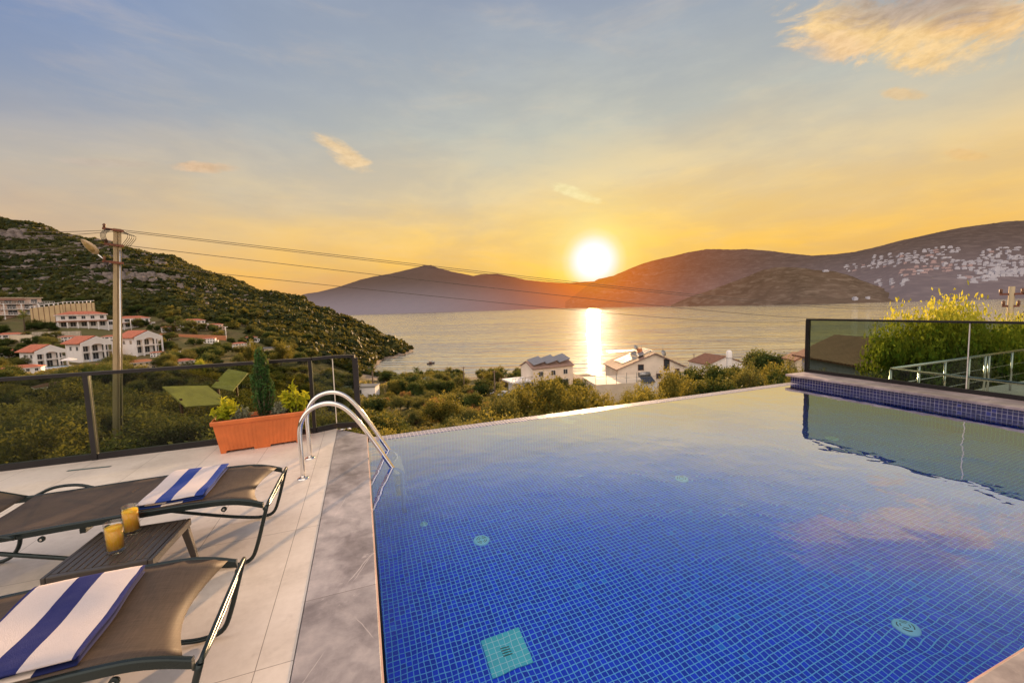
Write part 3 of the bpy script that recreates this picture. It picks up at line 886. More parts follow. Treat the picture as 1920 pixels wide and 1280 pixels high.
def rocks():
    """broken grey rock outcrops showing between the scrub"""
    N = 3200
    px = rng.uniform(-300, 700, N * 3); d = rng.uniform(235, 440, N * 3)
    a = (px - 960) / FP * d
    x, y = a * CY - d * SY, a * SY + d * CY
    z = ground(x, y)
    k = ((_hash_noise(x, y, 70, 12) > 0.5) | (rng.random(len(x)) < 0.12)) & (z > 2)
    x, y, z = x[k][:N], y[k][:N], z[k][:N]; n = len(x)
    P = np.stack([x, y, z], 1); R = rng.uniform(0.7, 2.6, n)[:, None]
    V, Q = [], []
    base = np.array([(-1, -1, -.6), (1, -1, -.6), (1, 1, -.6), (-1, 1, -.6), (-.7, -.6, .8), (.6, -.7, .6), (.7, .5, .9), (-.5, .7, .7)])
    VV = base[None] * R[:, None, :] * rng.uniform(.6, 1.25, size=(n, 8, 3)) + P[:, None, :]
    F = np.array([(4, 5, 6, 7), (0, 1, 5, 4), (1, 2, 6, 5), (2, 3, 7, 6), (3, 0, 4, 7)])
    QQ = (np.arange(n) * 8)[:, None, None] + F[None]
    m = mat('grey_rock', (0.15, 0.12, 0.105), .95, var=.3, vscale=.5, bump=.5, bscale=3)
    o = npmesh('hillside_rocks', VV.reshape(-1, 3), QQ.reshape(-1, 4), m)
    tag(o, 'broken grey rock outcrops on the scrubby hill', 'rocks', kind='stuff')


rocks()


def ground_cover():
    """dry grass and weeds on the slope below the terrace"""
    N = 60000
    ph = rng.uniform(-1.0, 0.75, N); r = np.exp(rng.uniform(np.log(9), np.log(150), N))
    a, d = r * np.sin(ph), r * np.cos(ph)
    x, y = a * CY - d * SY, a * SY + d * CY
    k = (y > 8) & (_hash_noise(x, y, 9, 21) > 0.3)
    x, y, r = x[k], y[k], r[k]
    z = ground(x, y); k = z > -28.5; x, y, z, r = x[k], y[k], z[k], r[k]
    P = np.stack([x, y, z + 0.1], 1)
    n = len(P)
    size = (0.10 + r * 0.007)[:, None]
    a_ = rng.normal(size=(n, 3)) * np.array([.5, .5, 0.2]) + np.array([0, 0, 1.0]); a_ /= np.linalg.norm(a_, axis=1, keepdims=True)
    b_ = np.cross(a_, rng.normal(size=(n, 3))); b_ /= np.linalg.norm(b_, axis=1, keepdims=True)
    a_ *= size * 1.3; b_ *= size * 0.6
    V = np.stack([P - b_, P + b_, P + b_ * .4 + a_, P - b_ * .6 + a_ * .8], 1).reshape(-1, 3)
    sh = 0.3 + 0.5 * _hash_noise(x, y, 5, 22) + rng.normal(size=n) * 0.15
    m = leaf_mat('dry_grass', (0.05, 0.06, 0.02), (0.16, 0.15, 0.05), (0.38, 0.28, 0.12), 0.3)
    o = npmesh('dry_grass', V, np.arange(len(V)).reshape(-1, 4), m, shade=sh)
    tag(o, 'dry grass and weeds on the slope below the pool', 'grass', kind='stuff')


ground_cover()
# ------------------------------------------------------------------ terrace and pool
WATER = -0.03
TS = 0.042


def deck_mat():
    m, t, p = newmat('porcelain_deck_tiles')
    g = t.new('ShaderNodeNewGeometry'); sp = t.new('ShaderNodeSeparateXYZ'); t.link(g.outputs['Position'], sp.inputs[0])
    x = t.math('DIVIDE', t.math('ADD', sp.outputs[0], 20 * 0.62 + 0.555), 0.62); y = t.math('DIVIDE', t.math('ADD', sp.outputs[1], 20 * 1.34 - 2.11), 1.34)
    fx, fy = t.math('FRACT', x), t.math('FRACT', y)
    dx = t.math('MULTIPLY', t.math('MINIMUM', fx, t.math('SUBTRACT', 1.0, fx)), 0.62)
    dy = t.math('MULTIPLY', t.math('MINIMUM', fy, t.math('SUBTRACT', 1.0, fy)), 1.34)
    line = t.step(t.math('MINIMUM', dx, dy), 0.0028, 0.0012)
    cid = t.new('ShaderNodeCombineXYZ'); t.link(t.math('FLOOR', x), cid.inputs[0]); t.link(t.math('FLOOR', y), cid.inputs[1])
    wn = t.new('ShaderNodeTexWhiteNoise'); t.link(cid.outputs[0], wn.inputs[0])
    n = t.noise(g.outputs['Position'], 1.6, 7, 0.62, 0.4); n2 = t.noise(g.outputs['Position'], 22, 4, 0.6)
    v = t.math('ADD', t.math('MULTIPLY', n, 0.7), t.math('MULTIPLY', n2, 0.3))
    col = t.ramp(v, [(0.3, (0.56, 0.48, 0.41, 1)), (0.5, (0.71, 0.62, 0.54, 1)), (0.7, (0.82, 0.73, 0.65, 1))])
    col = t.mix(t.math('MULTIPLY', wn.outputs['Value'], 0.10), col, (0.36, 0.30, 0.25, 1))
    stain = t.step(t.noise(g.outputs['Position'], 4.0, 7, 0.72), 0.56, 0.74)
    col = t.mix(t.math('MULTIPLY', stain, 0.24), col, (0.25, 0.19, 0.15, 1))
    col = t.mix(t.math('MULTIPLY', line, 0.75), col, (0.16, 0.12, 0.10, 1))
    t.link(col, p.inputs['Base Color'])
    t.link(t.math('MULTIPLY_ADD', n, 0.25, 0.30), p.inputs['Roughness'])
    p.inputs['Specular IOR Level'].default_value = 0.45
    b = t.new('ShaderNodeBump'); b.inputs['Strength'].default_value = 0.25; b.inputs['Distance'].default_value = 0.002
    t.link(t.math('SUBTRACT', t.math('MULTIPLY', n2, 0.3), line), b.inputs['Height']); t.link(b.outputs[0], p.inputs['Normal'])
    return m


def marble_mat(name='coping_stone', joints=(1.19, 2.53, 4.40, 5.74), tint=(1, 1, 1), joint_axis=1):
    m, t, p = newmat(name)
    g = t.new('ShaderNodeNewGeometry'); pos = g.outputs['Position']
    sp = t.new('ShaderNodeSeparateXYZ'); t.link(pos, sp.inputs[0])
    n = t.noise(pos, 1.9, 8, 0.60, 0.5); n2 = t.noise(pos, 8.0, 8, 0.68, 0.3); n3 = t.noise(pos, 60, 3)
    v = t.math('ADD', t.math('MULTIPLY', n, 0.62), t.math('MULTIPLY', n2, 0.38))
    T = lambda c: tuple(a * b for a, b in zip(c, tint)) + (1,)
    col = t.ramp(v, [(0.30, T((0.13, 0.105, 0.10))), (0.43, T((0.26, 0.225, 0.225))), (0.54, T((0.41, 0.365, 0.36))), (0.68, T((0.62, 0.54, 0.52)))])
    # a few thin white veins running diagonally across the slabs
    wob = t.math('MULTIPLY_ADD', t.noise(pos, 6, 3), 0.05, -0.025)
    for (xa, ya, xb, yb, w) in ((-.17, 2.60, .0, 2.90, .004), (-.14, 2.60, .02, 2.93, .0025), (-.30, 5.0, -.1, 5.25, .003), (-.12, 2.30, -.02, 2.08, .003), (-.36, 1.9, -.25, 2.12, .003),
                                (1.9, .5, 2.2, .8, .004), (2.6, .4, 2.5, .8, .003), (-.3, 3.5, -.2, 3.9, .002), (8.2, 4.1, 8.5, 4.3, .003), (8.2, 3.0, 8.6, 3.1, .003)):
        L_ = hypot(xb - xa, yb - ya); ux, uy = (xb - xa) / L_, (yb - ya) / L_
        al = t.math('ADD', t.math('MULTIPLY', t.math('SUBTRACT', sp.outputs[0], xa), ux), t.math('MULTIPLY', t.math('SUBTRACT', sp.outputs[1], ya), uy))
        ac = t.math('ADD', t.math('ADD', t.math('MULTIPLY', t.math('SUBTRACT', sp.outputs[0], xa), -uy), t.math('MULTIPLY', t.math('SUBTRACT', sp.outputs[1], ya), ux)), t.math('MULTIPLY', wob, .5))
        ve = t.math('MULTIPLY', t.step(t.math('ABSOLUTE', ac), w, w * .3), t.math('MULTIPLY', t.step(al, 0, .06), t.step(al, L_, L_ - .06)))
        col = t.mix(t.math('MULTIPLY', ve, .55), col, T((.72, .64, .60)))
    blot = t.math('MULTIPLY', t.step(t.noise(pos, 11, 6, .7), .58, .72), t.step(t.noise(pos, 2.7, 3), .48, .62))
    col = t.mix(t.math('MULTIPLY', blot, .45), col, T((.70, .62, .59)))
    if joints:
        acc = None
        for j in joints:
            a = t.step(t.math('ABSOLUTE', t.math('SUBTRACT', sp.outputs[joint_axis], j)), 0.003, 0.0012)
            acc = a if acc is None else t.math('MAXIMUM', acc, a)
            # each slab a little lighter or darker
        br = None
        for i, j in enumerate(joints):
            a = t.math('MULTIPLY', t.math('GREATER_THAN', sp.outputs[joint_axis], j), (0.2, -0.24, 0.16, -0.12)[i % 4])
            br = a if br is None else t.math('ADD', br, a)
        col = t.mix(t.math('MAXIMUM', br, 0.0), col, T((0.10, 0.085, 0.08)))
        col = t.mix(t.math('MULTIPLY', acc, 0.8), col, T((0.13, 0.10, 0.09)))
    t.link(col, p.inputs['Base Color'])
    t.link(t.math('MULTIPLY_ADD', n2, 0.3, 0.22), p.inputs['Roughness'])
    b = t.new('ShaderNodeBump'); b.inputs['Strength'].default_value = 0.2; b.inputs['Distance'].default_value = 0.002
    t.link(t.math('ADD', n2, t.math('MULTIPLY', n3, 0.2)), b.inputs['Height']); t.link(b.outputs[0], p.inputs['Normal'])
    return m


def mosaic_mat(name, tile, grout, varc, gw=0.075, wet=0.12, ts=TS, axes=(0, 1, 2), varf=0.25):
    m, t, p = newmat(name)
    g = t.new('ShaderNodeNewGeometry'); pos = g.outputs['Position']
    sp = t.new('ShaderNodeSeparateXYZ'); t.link(pos, sp.inputs[0])
    line, cid = None, t.new('ShaderNodeCombineXYZ')
    for i in axes:
        q = t.math('DIVIDE', t.math('ADD', sp.outputs[i], 40 * ts), ts)
        f = t.math('FRACT', q)
        e = t.math('MINIMUM', f, t.math('SUBTRACT', 1.0, f))
        l = t.step(e, gw, gw * 0.45)
        line = l if line is None else t.math('MAXIMUM', line, l)
        t.link(t.math('FLOOR', q), cid.inputs[i])
    wn = t.new('ShaderNodeTexWhiteNoise'); t.link(cid.outputs[0], wn.inputs[0])
    n = t.noise(pos, 1.2, 3)
    T = Vector(tile)
    col = t.mix(wn.outputs['Value'], tuple(T * (1 - varf)) + (1,), tuple(T * (1 + varf)) + (1,))
    odd = t.math('MULTIPLY', t.math('GREATER_THAN', wn.outputs['Value'], 0.985), t.step(n, 0.45, 0.62))
    col = t.mix(t.math('MULTIPLY', odd, 0.5), col, tuple(varc) + (1,))
    col = t.mix(line, col, tuple(grout) + (1,))
    t.link(col, p.inputs['Base Color'])
    t.link(t.math('MULTIPLY_ADD', line, 0.5, wet), p.inputs['Roughness'])
    b = t.new('ShaderNodeBump'); b.inputs['Strength'].default_value = 0.4; b.inputs['Distance'].default_value = 0.002; b.invert = True
    t.link(line, b.inputs['Height']); t.link(b.outputs[0], p.inputs['Normal'])
    return m


deck_m = deck_mat()
cop_m = marble_mat()
cop_near = marble_mat('near_coping_stone', (0.9, 2.24, 3.6), (1.15, 1.05, 0.90), 0)
cop_right = marble_mat('wall_coping_stone', (0.6, 1.9, 3.2, 4.5), (1.25, 1.12, 1.08), 1)
pool_m = mosaic_mat('blue_glass_mosaic', (0.0, 0.046, 0.82), (0.15, 0.60, 1.0), (0.02, 0.40, 0.85), gw=0.10, varf=0.24)
band_m = mosaic_mat('navy_mosaic_band', (0.006, 0.008, 0.11), (0.60, 0.55, 0.60), (0.03, 0.05, 0.4), ts=0.05, axes=(1, 2), gw=0.07)
edge_m = mosaic_mat('pale_wet_mosaic', (0.30, 0.27, 0.32), (0.62, 0.55, 0.56), (0.15, 0.15, 0.3), gw=0.08, wet=0.2, ts=0.05, axes=(0, 1))
edge2_m = mosaic_mat('navy_brim_mosaic', (0.02, 0.03, 0.26), (0.62, 0.55, 0.6), (0.1, 0.1, 0.4), gw=0.12, wet=0.15, ts=0.05, axes=(0, 1))

X0, X1, Y0, Y1 = 0.021, 8.127, 0.861, 5.523
Z0 = -1.449

# deck: one sheet left of the coping; slab body below
mb = MB(); mb.box(-9.5, -9, -0.25, -0.394, 6.34, 0.0); mb.box(-0.394, -9, -0.25, 12, 0.30, 0.0)
tag(mb.build('terrace_floor', deck_m), kind='structure')
mb = MB(); mb.box(-9.5, -9, -4.5, -0.41, 6.3, -0.26); mb.box(-0.40, -9, -4.5, 12, 0.28, -0.26)
tag(mb.build('terrace_foundation', white_plaster), kind='structure')
mb = MB()
mb.prism([(-0.39, 0.30), (0.0, 0.30), (0.0, 5.79), (-0.39, 6.28)], 'z', -0.22, 0.004)
tag(mb.build('pool_coping', cop_m, bevel=0.004), kind='structure')
mb = MB(); mb.box(0.0, 0.31, -0.22, 9.4, 0.861, 0.004)
tag(mb.build('near_pool_coping', cop_near, bevel=0.004), kind='structure')
# thin terracotta coloured lip between stone and water
lip = mat('coping_lip', (0.62, 0.38, 0.28), 0.5, var=0.1)
mb = MB(); mb.box(0.0, 0.867, -0.06, 0.008, 5.72, 0.001); mb.box(0.008, 0.861, -0.06, 8.1, 0.867, 0.001)
tag(mb.build('coping_lip', lip), kind='structure')

# pool shell (inner faces)
mb = MB()
mb.add([(X0, Y0, Z0), (X1, Y0, Z0), (X1, Y1, Z0), (X0, Y1, Z0)], [(0, 1, 2, 3)])
mb.add([(X0, Y0, Z0), (X0, Y1, Z0), (X0, Y1, 0), (X0, Y0, 0)], [(0, 1, 2, 3)])
mb.add([(X1, Y0, Z0), (X1, Y1, Z0), (X1, Y1, -0.06), (X1, Y0, -0.06)], [(3, 2, 1, 0)])
mb.add([(X0, Y0, Z0), (X1, Y0, Z0), (X1, Y0, 0), (X0, Y0, 0)], [(3, 2, 1, 0)])
mb.add([(X0, Y1, Z0), (X1, Y1, Z0), (X1, Y1, -0.055), (X0, Y1, -0.055)], [(0, 1, 2, 3)])
tag(mb.build('pool_basin', pool_m), kind='structure')
# brim of the infinity edge: navy row, then pale wet row, then outer wall
mb = MB(); mb.box(0.021, 5.524, -0.3, 8.6, 5.585, -0.031)
tag(mb.build('infinity_brim', edge2_m), kind='structure')
mb = MB(); mb.box(0.021, 5.586, -0.3, 8.6, 5.76, -0.029)
tag(mb.build('infinity_edge', edge_m), kind='structure')
mb = MB(); mb.box(-0.38, 5.60, -5.5, 8.7, 5.745, -0.3); mb.box(8.58, 0.3, -5.5, 8.7, 5.6, -0.3)
tag(mb.build('pool_outer_wall', white_plaster), kind='structure')

# water
def water_mat():
    m = bpy.data.materials.new('pool_water'); m.use_nodes = True
    t = NT(m.node_tree); t.n.clear()
    out = t.new('ShaderNodeOutputMaterial')
    rf = t.new('ShaderNodeBsdfRefraction'); rf.inputs['IOR'].default_value = 1.33; rf.inputs['Roughness'].default_value = 0.0; rf.inputs['Color'].default_value = (0.93, 0.98, 1, 1)
    gl = t.new('ShaderNodeBsdfGlossy'); gl.inputs['Roughness'].default_value = 0.0; gl.inputs['Color'].default_value = (0.83, 0.89, 1, 1)
    fr = t.new('ShaderNodeFresnel'); fr.inputs['IOR'].default_value = 1.33
    g = t.new('ShaderNodeNewGeometry'); pos = g.outputs['Position']
    n1 = t.noise(t.scale(pos, (1, 1, 1)), 2.2, 2, 0.5, 0.3); n2 = t.noise(pos, 7.5, 2, 0.5)
    ripple = t.step(t.noise(pos, 0.7, 2), 0.42, 0.62)
    h = t.math('ADD', t.math('MULTIPLY', n1, 1.0), t.math('MULTIPLY', t.math('MULTIPLY', n2, 0.16), ripple))
    b = t.new('ShaderNodeBump'); b.inputs['Strength'].default_value = 0.30; b.inputs['Distance'].default_value = 0.018
    t.link(h, b.inputs['Height'])
    for n_ in (gl, rf, fr): t.link(b.outputs[0], n_.inputs['Normal'])
    mx = t.new('ShaderNodeMixShader'); t.link(t.ramp(fr.outputs[0], [(0.02, (0.02,) * 3), (0.034, (0.025,) * 3), (0.05, (0.07,) * 3), (0.067, (0.17,) * 3), (0.11, (0.46,) * 3), (0.17, (0.73,) * 3), (0.3, (0.93,) * 3), (1, (1, 1, 1))]), mx.inputs[0]); t.link(rf.outputs[0], mx.inputs[1]); t.link(gl.outputs[0], mx.inputs[2])
    t.link(mx.outputs[0], out.inputs[0])
    return m


water_m = water_mat()
mb = MB(); mb.add([(0.008, 0.8, WATER), (8.1265, 0.8, WATER), (8.1265, 5.56, WATER), (0.008, 5.56, WATER)], [(0, 1, 2, 3)])
tag(mb.build('pool_water', water_m), kind='structure')

# right raised wall
w = thing('pool_side_wall', 'low wall along the right side of the pool with blue mosaic face and stone coping', 'wall', (8.3, 3, 0))
def loc(o, w): o.location = -Vector(w.location); return o
mb = MB(); mb.box(8.125, 0.35, -0.30, 8.60, 5.78, 0.092); loc(mb.build('tile_face', band_m, w), w)
mb = MB(); mb.box(8.04, 0.35, 0.094, 8.70, 5.83, 0.134); loc(mb.build('coping', cop_right, w, bevel=0.004), w)

# pool floor fittings
teal = mat('teal_plastic', (0.18, 0.70, 0.62), 0.5, var=0.08)
teal_t = mosaic_mat('teal_grate_plastic', (0.10, 0.72, 0.82), (0.55, 0.92, 1.0), (0.2, 0.7, 0.7), gw=0.06, ts=0.047, axes=(0, 1), varf=0.05)
drk = mat('dark_slots', (0.02, 0.12, 0.12), 0.6)
pale = mat('pale_plastic', (0.30, 0.82, 1.0), 0.5, var=0.05)


def floor_point(px, py):
    """where the refracted view ray meets the pool floor"""
    p = on(px, py, WATER); v = (p - Vector((0, 0, EYE))).normalized()
    h = Vector((v.x, v.y, 0)); s = h.length / 1.33
    tn = s / sqrt(1 - s * s); h.normalize()
    q = p + h * tn * (WATER - Z0); q.z = Z0
    return q


q = floor_point(950, 1222)
w = thing('drain_grate', 'square turquoise drain grate on the pool floor', 'drain grate', q)
mb = MB(); mb.box(-0.155, -0.155, 0.001, 0.155, 0.155, 0.014); mb.build('grate_cover', teal_t, w, bevel=0.004)
mb = MB()
for i in range(4): mb.box(-0.04, -0.036 + i * 0.022, 0.0142, 0.04, -0.028 + i * 0.022, 0.017)
mb.build('slot', drk, w)
for px, py, lab in ((903, 1013, 'round pale inlet cap on the pool floor, nearest the ladder side of the middle'), (1700, 1177, 'round pale inlet cap on the pool floor at the lower right'),
                    (1278, 898, 'round pale inlet cap on the pool floor, near the middle of the far half'), (795, 983, 'small pale inlet cap on the pool floor close to the left edge'),
                    (1560, 822, 'round pale inlet cap on the pool floor towards the right wall')):
    q = floor_point(px, py); q.x = min(max(q.x, 0.2), 7.9); q.y = min(max(q.y, 1.0), 5.35)
    R_ = 0.082 if px != 795 else 0.045
    w = thing('inlet_cap', lab, 'pool inlet', q, 0, 'inlet caps on the pool floor')
    mb = MB(); mb.lathe([(0, 0.018), (R_ * 0.9, 0.016), (R_, 0.008), (R_, 0)], 28); mb.build('cap', pale, w)
    mb = MB()
    for r1 in (0.35, 0.6):
        for k in range(4):
            a = k * pi / 2 + 0.25
            mb.tube([(R_ * r1 * cos(a + s * 1.05 / 5), R_ * r1 * sin(a + s * 1.05 / 5), 0.0185) for s in range(6)], R_ * 0.045, 5)
    mb.build('slot', drk, w)

# ------------------------------------------------------------------ glass railings
black = mat('black_metal', (0.018, 0.016, 0.018), 0.35, 0.3, var=0.2)
def smoked(name, c=(0.60, 0.65, 0.58), base=0.010):
    m = bpy.data.materials.new(name); m.use_nodes = True
    t = NT(m.node_tree); t.n.clear()
    out = t.new('ShaderNodeOutputMaterial')
    tr = t.new('ShaderNodeBsdfTransparent'); tr.inputs[0].default_value = tuple(c) + (1,)
    gl = t.new('ShaderNodeBsdfGlossy'); gl.inputs['Roughness'].default_value = 0.02
    g = t.new('ShaderNodeNewGeometry')
    c_ = t.math('ABSOLUTE', t.vmath('DOT_PRODUCT', g.outputs['Normal'], g.outputs['Incoming']))
    fr = t.math('MULTIPLY_ADD', t.math('POWER', t.math('SUBTRACT', 1.0, c_), 5.0), 0.7, base, clamp=True)
    mx = t.new('ShaderNodeMixShader')
    t.link(fr, mx.inputs[0]); t.link(tr.outputs[0], mx.inputs[1]); t.link(gl.outputs[0], mx.inputs[2])
    t.link(mx.outputs[0], out.inputs[0])
    return m
smoke = smoked('smoked_glass'); smoke_r = smoked('smoked_glass_right', (0.52, 0.60, 0.55))
seal = mat('glass_edge_seal', (0.72, 0.66, 0.58), 0.3, var=0.05)
Rl = thing('glass_railing', 'smoked glass railing with black posts and top rail along the left terrace', 'railing', (-3, 6.25, 0))
pth = [(-8.5, 6.25), (-0.66, 6.25), (-0.40, 6.36), (-0.10, 6.27)]
def rail_box(mb, p, q, z0, z1, w):
    p, q = Vector((*p, 0)), Vector((*q, 0)); d = (q - p); L = d.length; d.normalize(); n = Vector((-d.y, d.x, 0))
    mb.obox((p + q) / 2 + Vector((0, 0, (z0 + z1) / 2)), d * (L / 2), n * w / 2, Vector((0, 0, (z1 - z0) / 2)))
tr_, br_ = MB(), MB()
for a, b in zip(pth[:-1], pth[1:]):
    rail_box(tr_, a, b, 1.015, 1.055, 0.06); rail_box(br_, a, b, 0.0, 0.075, 0.05)
loc(tr_.build('top_rail', black, Rl), Rl); loc(br_.build('bottom_rail', black, Rl), Rl)
for x, y, wd in ((-8.4, 6.25, .05), (-5.6, 6.25, .05), (-3.06, 6.25, .05), (-0.68, 6.25, .045), (-0.10, 6.27, .075)):
    mb = MB(); mb.box(x - wd / 2, y - 0.035, 0.0, x + wd / 2, y + 0.035, 1.014); loc(mb.build('post', black, Rl), Rl)
for x, y in ((-0.40, 6.355),):
    mb = MB(); mb.box(x - .006, y - 0.012, 0.075, x + .006, y + 0.0, 1.014); loc(mb.build('glass_seal', seal, Rl), Rl)
for a, b in (((-8.37, 6.25), (-5.63, 6.25)), ((-5.57, 6.25), (-3.09, 6.25)), ((-3.03, 6.25), (-0.71, 6.25)), ((-0.655, 6.255), (-0.41, 6.36)), ((-0.39, 6.36), (-0.14, 6.28))):
    mb = MB(); rail_box(mb, a, b, 0.076, 1.014, 0.01); loc(mb.build('glass_panel', smoke, Rl), Rl)

Rr = thing('glass_railing', 'smoked glass railing with thin black frame on the raised wall right of the pool', 'railing', (8.6, 3, 0.134))
mb = MB(); mb.box(8.575, -1.0, 1.20, 8.625, 5.81, 1.235); loc(mb.build('top_rail', black, Rr), Rr)
mb = MB(); mb.box(8.58, -1.0, 0.135, 8.62, 5.80, 0.20); loc(mb.build('bottom_rail', black, Rr), Rr)
mb = MB(); mb.box(8.57, 5.75, 0.135, 8.63, 5.815, 1.199); loc(mb.build('post', black, Rr), Rr)
for y in (3.40, 1.0):
    mb = MB(); mb.box(8.592, y - .006, 0.201, 8.606, y + .006, 1.199); loc(mb.build('glass_seal', seal, Rr), Rr)
for a, b in (((8.6, 5.745), (8.6, 3.408)), ((8.6, 3.392), (8.6, 1.008)), ((8.6, 0.992), (8.6, -1.0))):
    mb = MB(); rail_box(mb, a, b, 0.201, 1.199, 0.01); loc(mb.build('glass_panel', smoke_r, Rr), Rr)

# ramp and stainless handrails beyond the right wall
steel = mat('brushed_steel', (0.68, 0.66, 0.64), 0.22, 1.0, var=0.06, vscale=5)
mb = MB(); mb.box(8.72, -4, -0.9, 16, 5.2, -0.62)
tag(mb.build('side_terrace', deck_m), kind='structure')
c0 = Vector((9.26, 4.69, 0.29))
for lab, e, posts in (('stainless handrail with round posts, the far one beyond the right glass', Vector((16.0, 4.85, 0.29)), (0.14, 0.28, 0.42, 0.52, 0.545, 0.7, 0.85)),
                      ('stainless handrail nearest the right glass, running towards the viewer', Vector((8.98, 1.2, 0.29)), (0.0, 0.55, 0.95))):
    w = thing('handrail', lab, 'handrail', c0, 0, 'stainless handrails by the side steps')
    d = e - c0
    mb = MB(); mb.tube([(0, 0, 0), d * 0.5, d], 0.024, 12); mb.build('top_rail', steel, w)
    mb = MB(); mb.tube([(0, 0, -0.3), d * 0.5 - Vector((0, 0, .3)), d - Vector((0, 0, .3))], 0.007, 6); mb.tube([(0, 0, -0.55), d * 0.5 - Vector((0, 0, .55)), d - Vector((0, 0, .55))], 0.007, 6); mb.build('rod', steel, w)
    for k in posts:
        p = d * k; mb = MB(); mb.tube([(p.x, p.y, -0.91), (p.x, p.y, -0.02)], 0.02, 10); mb.build('post', steel, w)

# ------------------------------------------------------------------ pool ladder
def smooth_path(pts, n=6):
    pts = [Vector(p) for p in pts]; out = []
    P = [pts[0] * 2 - pts[1]] + pts + [pts[-1] * 2 - pts[-2]]
    for i in range(1, len(P) - 2):
        for k in range(n):
            t_ = k / n; a, b, c, d = P[i - 1:i + 3]
            out.append(0.5 * ((2 * b) + (c - a) * t_ + (2 * a - 5 * b + 4 * c - d) * t_ ** 2 + (3 * b - a - 3 * c + d) * t_ ** 3))
    out.append(pts[-1]); return out


chrome = mat('polished_steel', (0.80, 0.76, 0.72), 0.10, 1.0, var=0.03)
w = thing('pool_ladder', 'stainless steel pool ladder with two arched handrails at the left edge', 'ladder', (-0.63, 4.53, 0))
for y in (0.0, 0.62):
    mb = MB()
    pp = [(-0.0, 0.01), (0.0, 0.25), (0.0, 0.48), (0.03, 0.60), (0.10, 0.69), (0.20, 0.735), (0.31, 0.735), (0.42, 0.68), (0.54, 0.54), (0.69, 0.29), (0.86, -0.02), (0.94, -0.16), (0.965, -0.32), (0.965, -1.2)]
    mb.tube(smooth_path([(x, y, z) for x, z in pp], 5), 0.0235, 14); mb.build('handrail', chrome, w)
    mb = MB(); mb.lathe([(0.0, 0.012), (0.035, 0.012), (0.052, 0.006), (0.054, 0.0)], 24, (0, y, 0.0)); mb.build('flange', chrome, w)
for z in (-0.30, -0.58, -0.86):
    mb = MB(); mb.box(0.90, 0.03, z - 0.015, 1.0, 0.59, z + 0.015); mb.build('step', chrome, w)

# ------------------------------------------------------------------ sun loungers
frame_m = mat('dark_green_aluminium', (0.020, 0.030, 0.030), 0.28, 0.5, var=0.15)
def sling_mat():
    m, t, p = newmat('sling_fabric')
    tc = t.new('ShaderNodeTexCoord'); v = tc.outputs['Object']
    w1 = t.noise(t.scale(v, (14, 260, 14)), 1.0, 2); w2 = t.noise(t.scale(v, (260, 14, 14)), 1.0, 2)
    w3 = t.noise(t.scale(v, (1, 1, 1)), 2.2, 4)
    f = t.math('ADD', t.math('MULTIPLY', t.math('ADD', w1, w2), 0.35), t.math('MULTIPLY', w3, 0.3))
    t.link(t.ramp(f, [(0.35, (0.050, 0.037, 0.029, 1)), (0.65, (0.105, 0.078, 0.060, 1))]), p.inputs['Base Color'])
    p.inputs['Roughness'].default_value = 0.62; p.inputs['Specular IOR Level'].default_value = 0.3
    out = [n_ for n_ in t.n if n_.type == 'OUTPUT_MATERIAL'][0]
    tr = t.new('ShaderNodeBsdfTransparent'); tr.inputs[0].default_value = (0.95, 0.75, 0.55, 1)
    mx = t.new('ShaderNodeMixShader'); mx.inputs[0].default_value = 0.16
    t.link(p.outputs[0], mx.inputs[1]); t.link(tr.outputs[0], mx.inputs[2]); t.link(mx.outputs[0], out.inputs[0])
    b = t.new('ShaderNodeBump'); b.inputs['Strength'].default_value = 0.3; b.inputs['Distance'].default_value = 0.001
    t.link(t.math('ADD', w1, w2), b.inputs['Height']); t.link(b.outputs[0], p.inputs['Normal'])
    return m
sling_m = sling_mat()
LW = 0.65
RAIL = [(0.0, .385), (-0.09, .42), (-0.2, .445), (-0.4, .455), (-0.7, .452), (-1.0, .447), (-1.3, .44), (-1.6, .437), (-1.98, .435)]
def rz_at(s): return float(np.interp(s, [p[0] for p in RAIL][::-1], [p[1] for p in RAIL][::-1]))


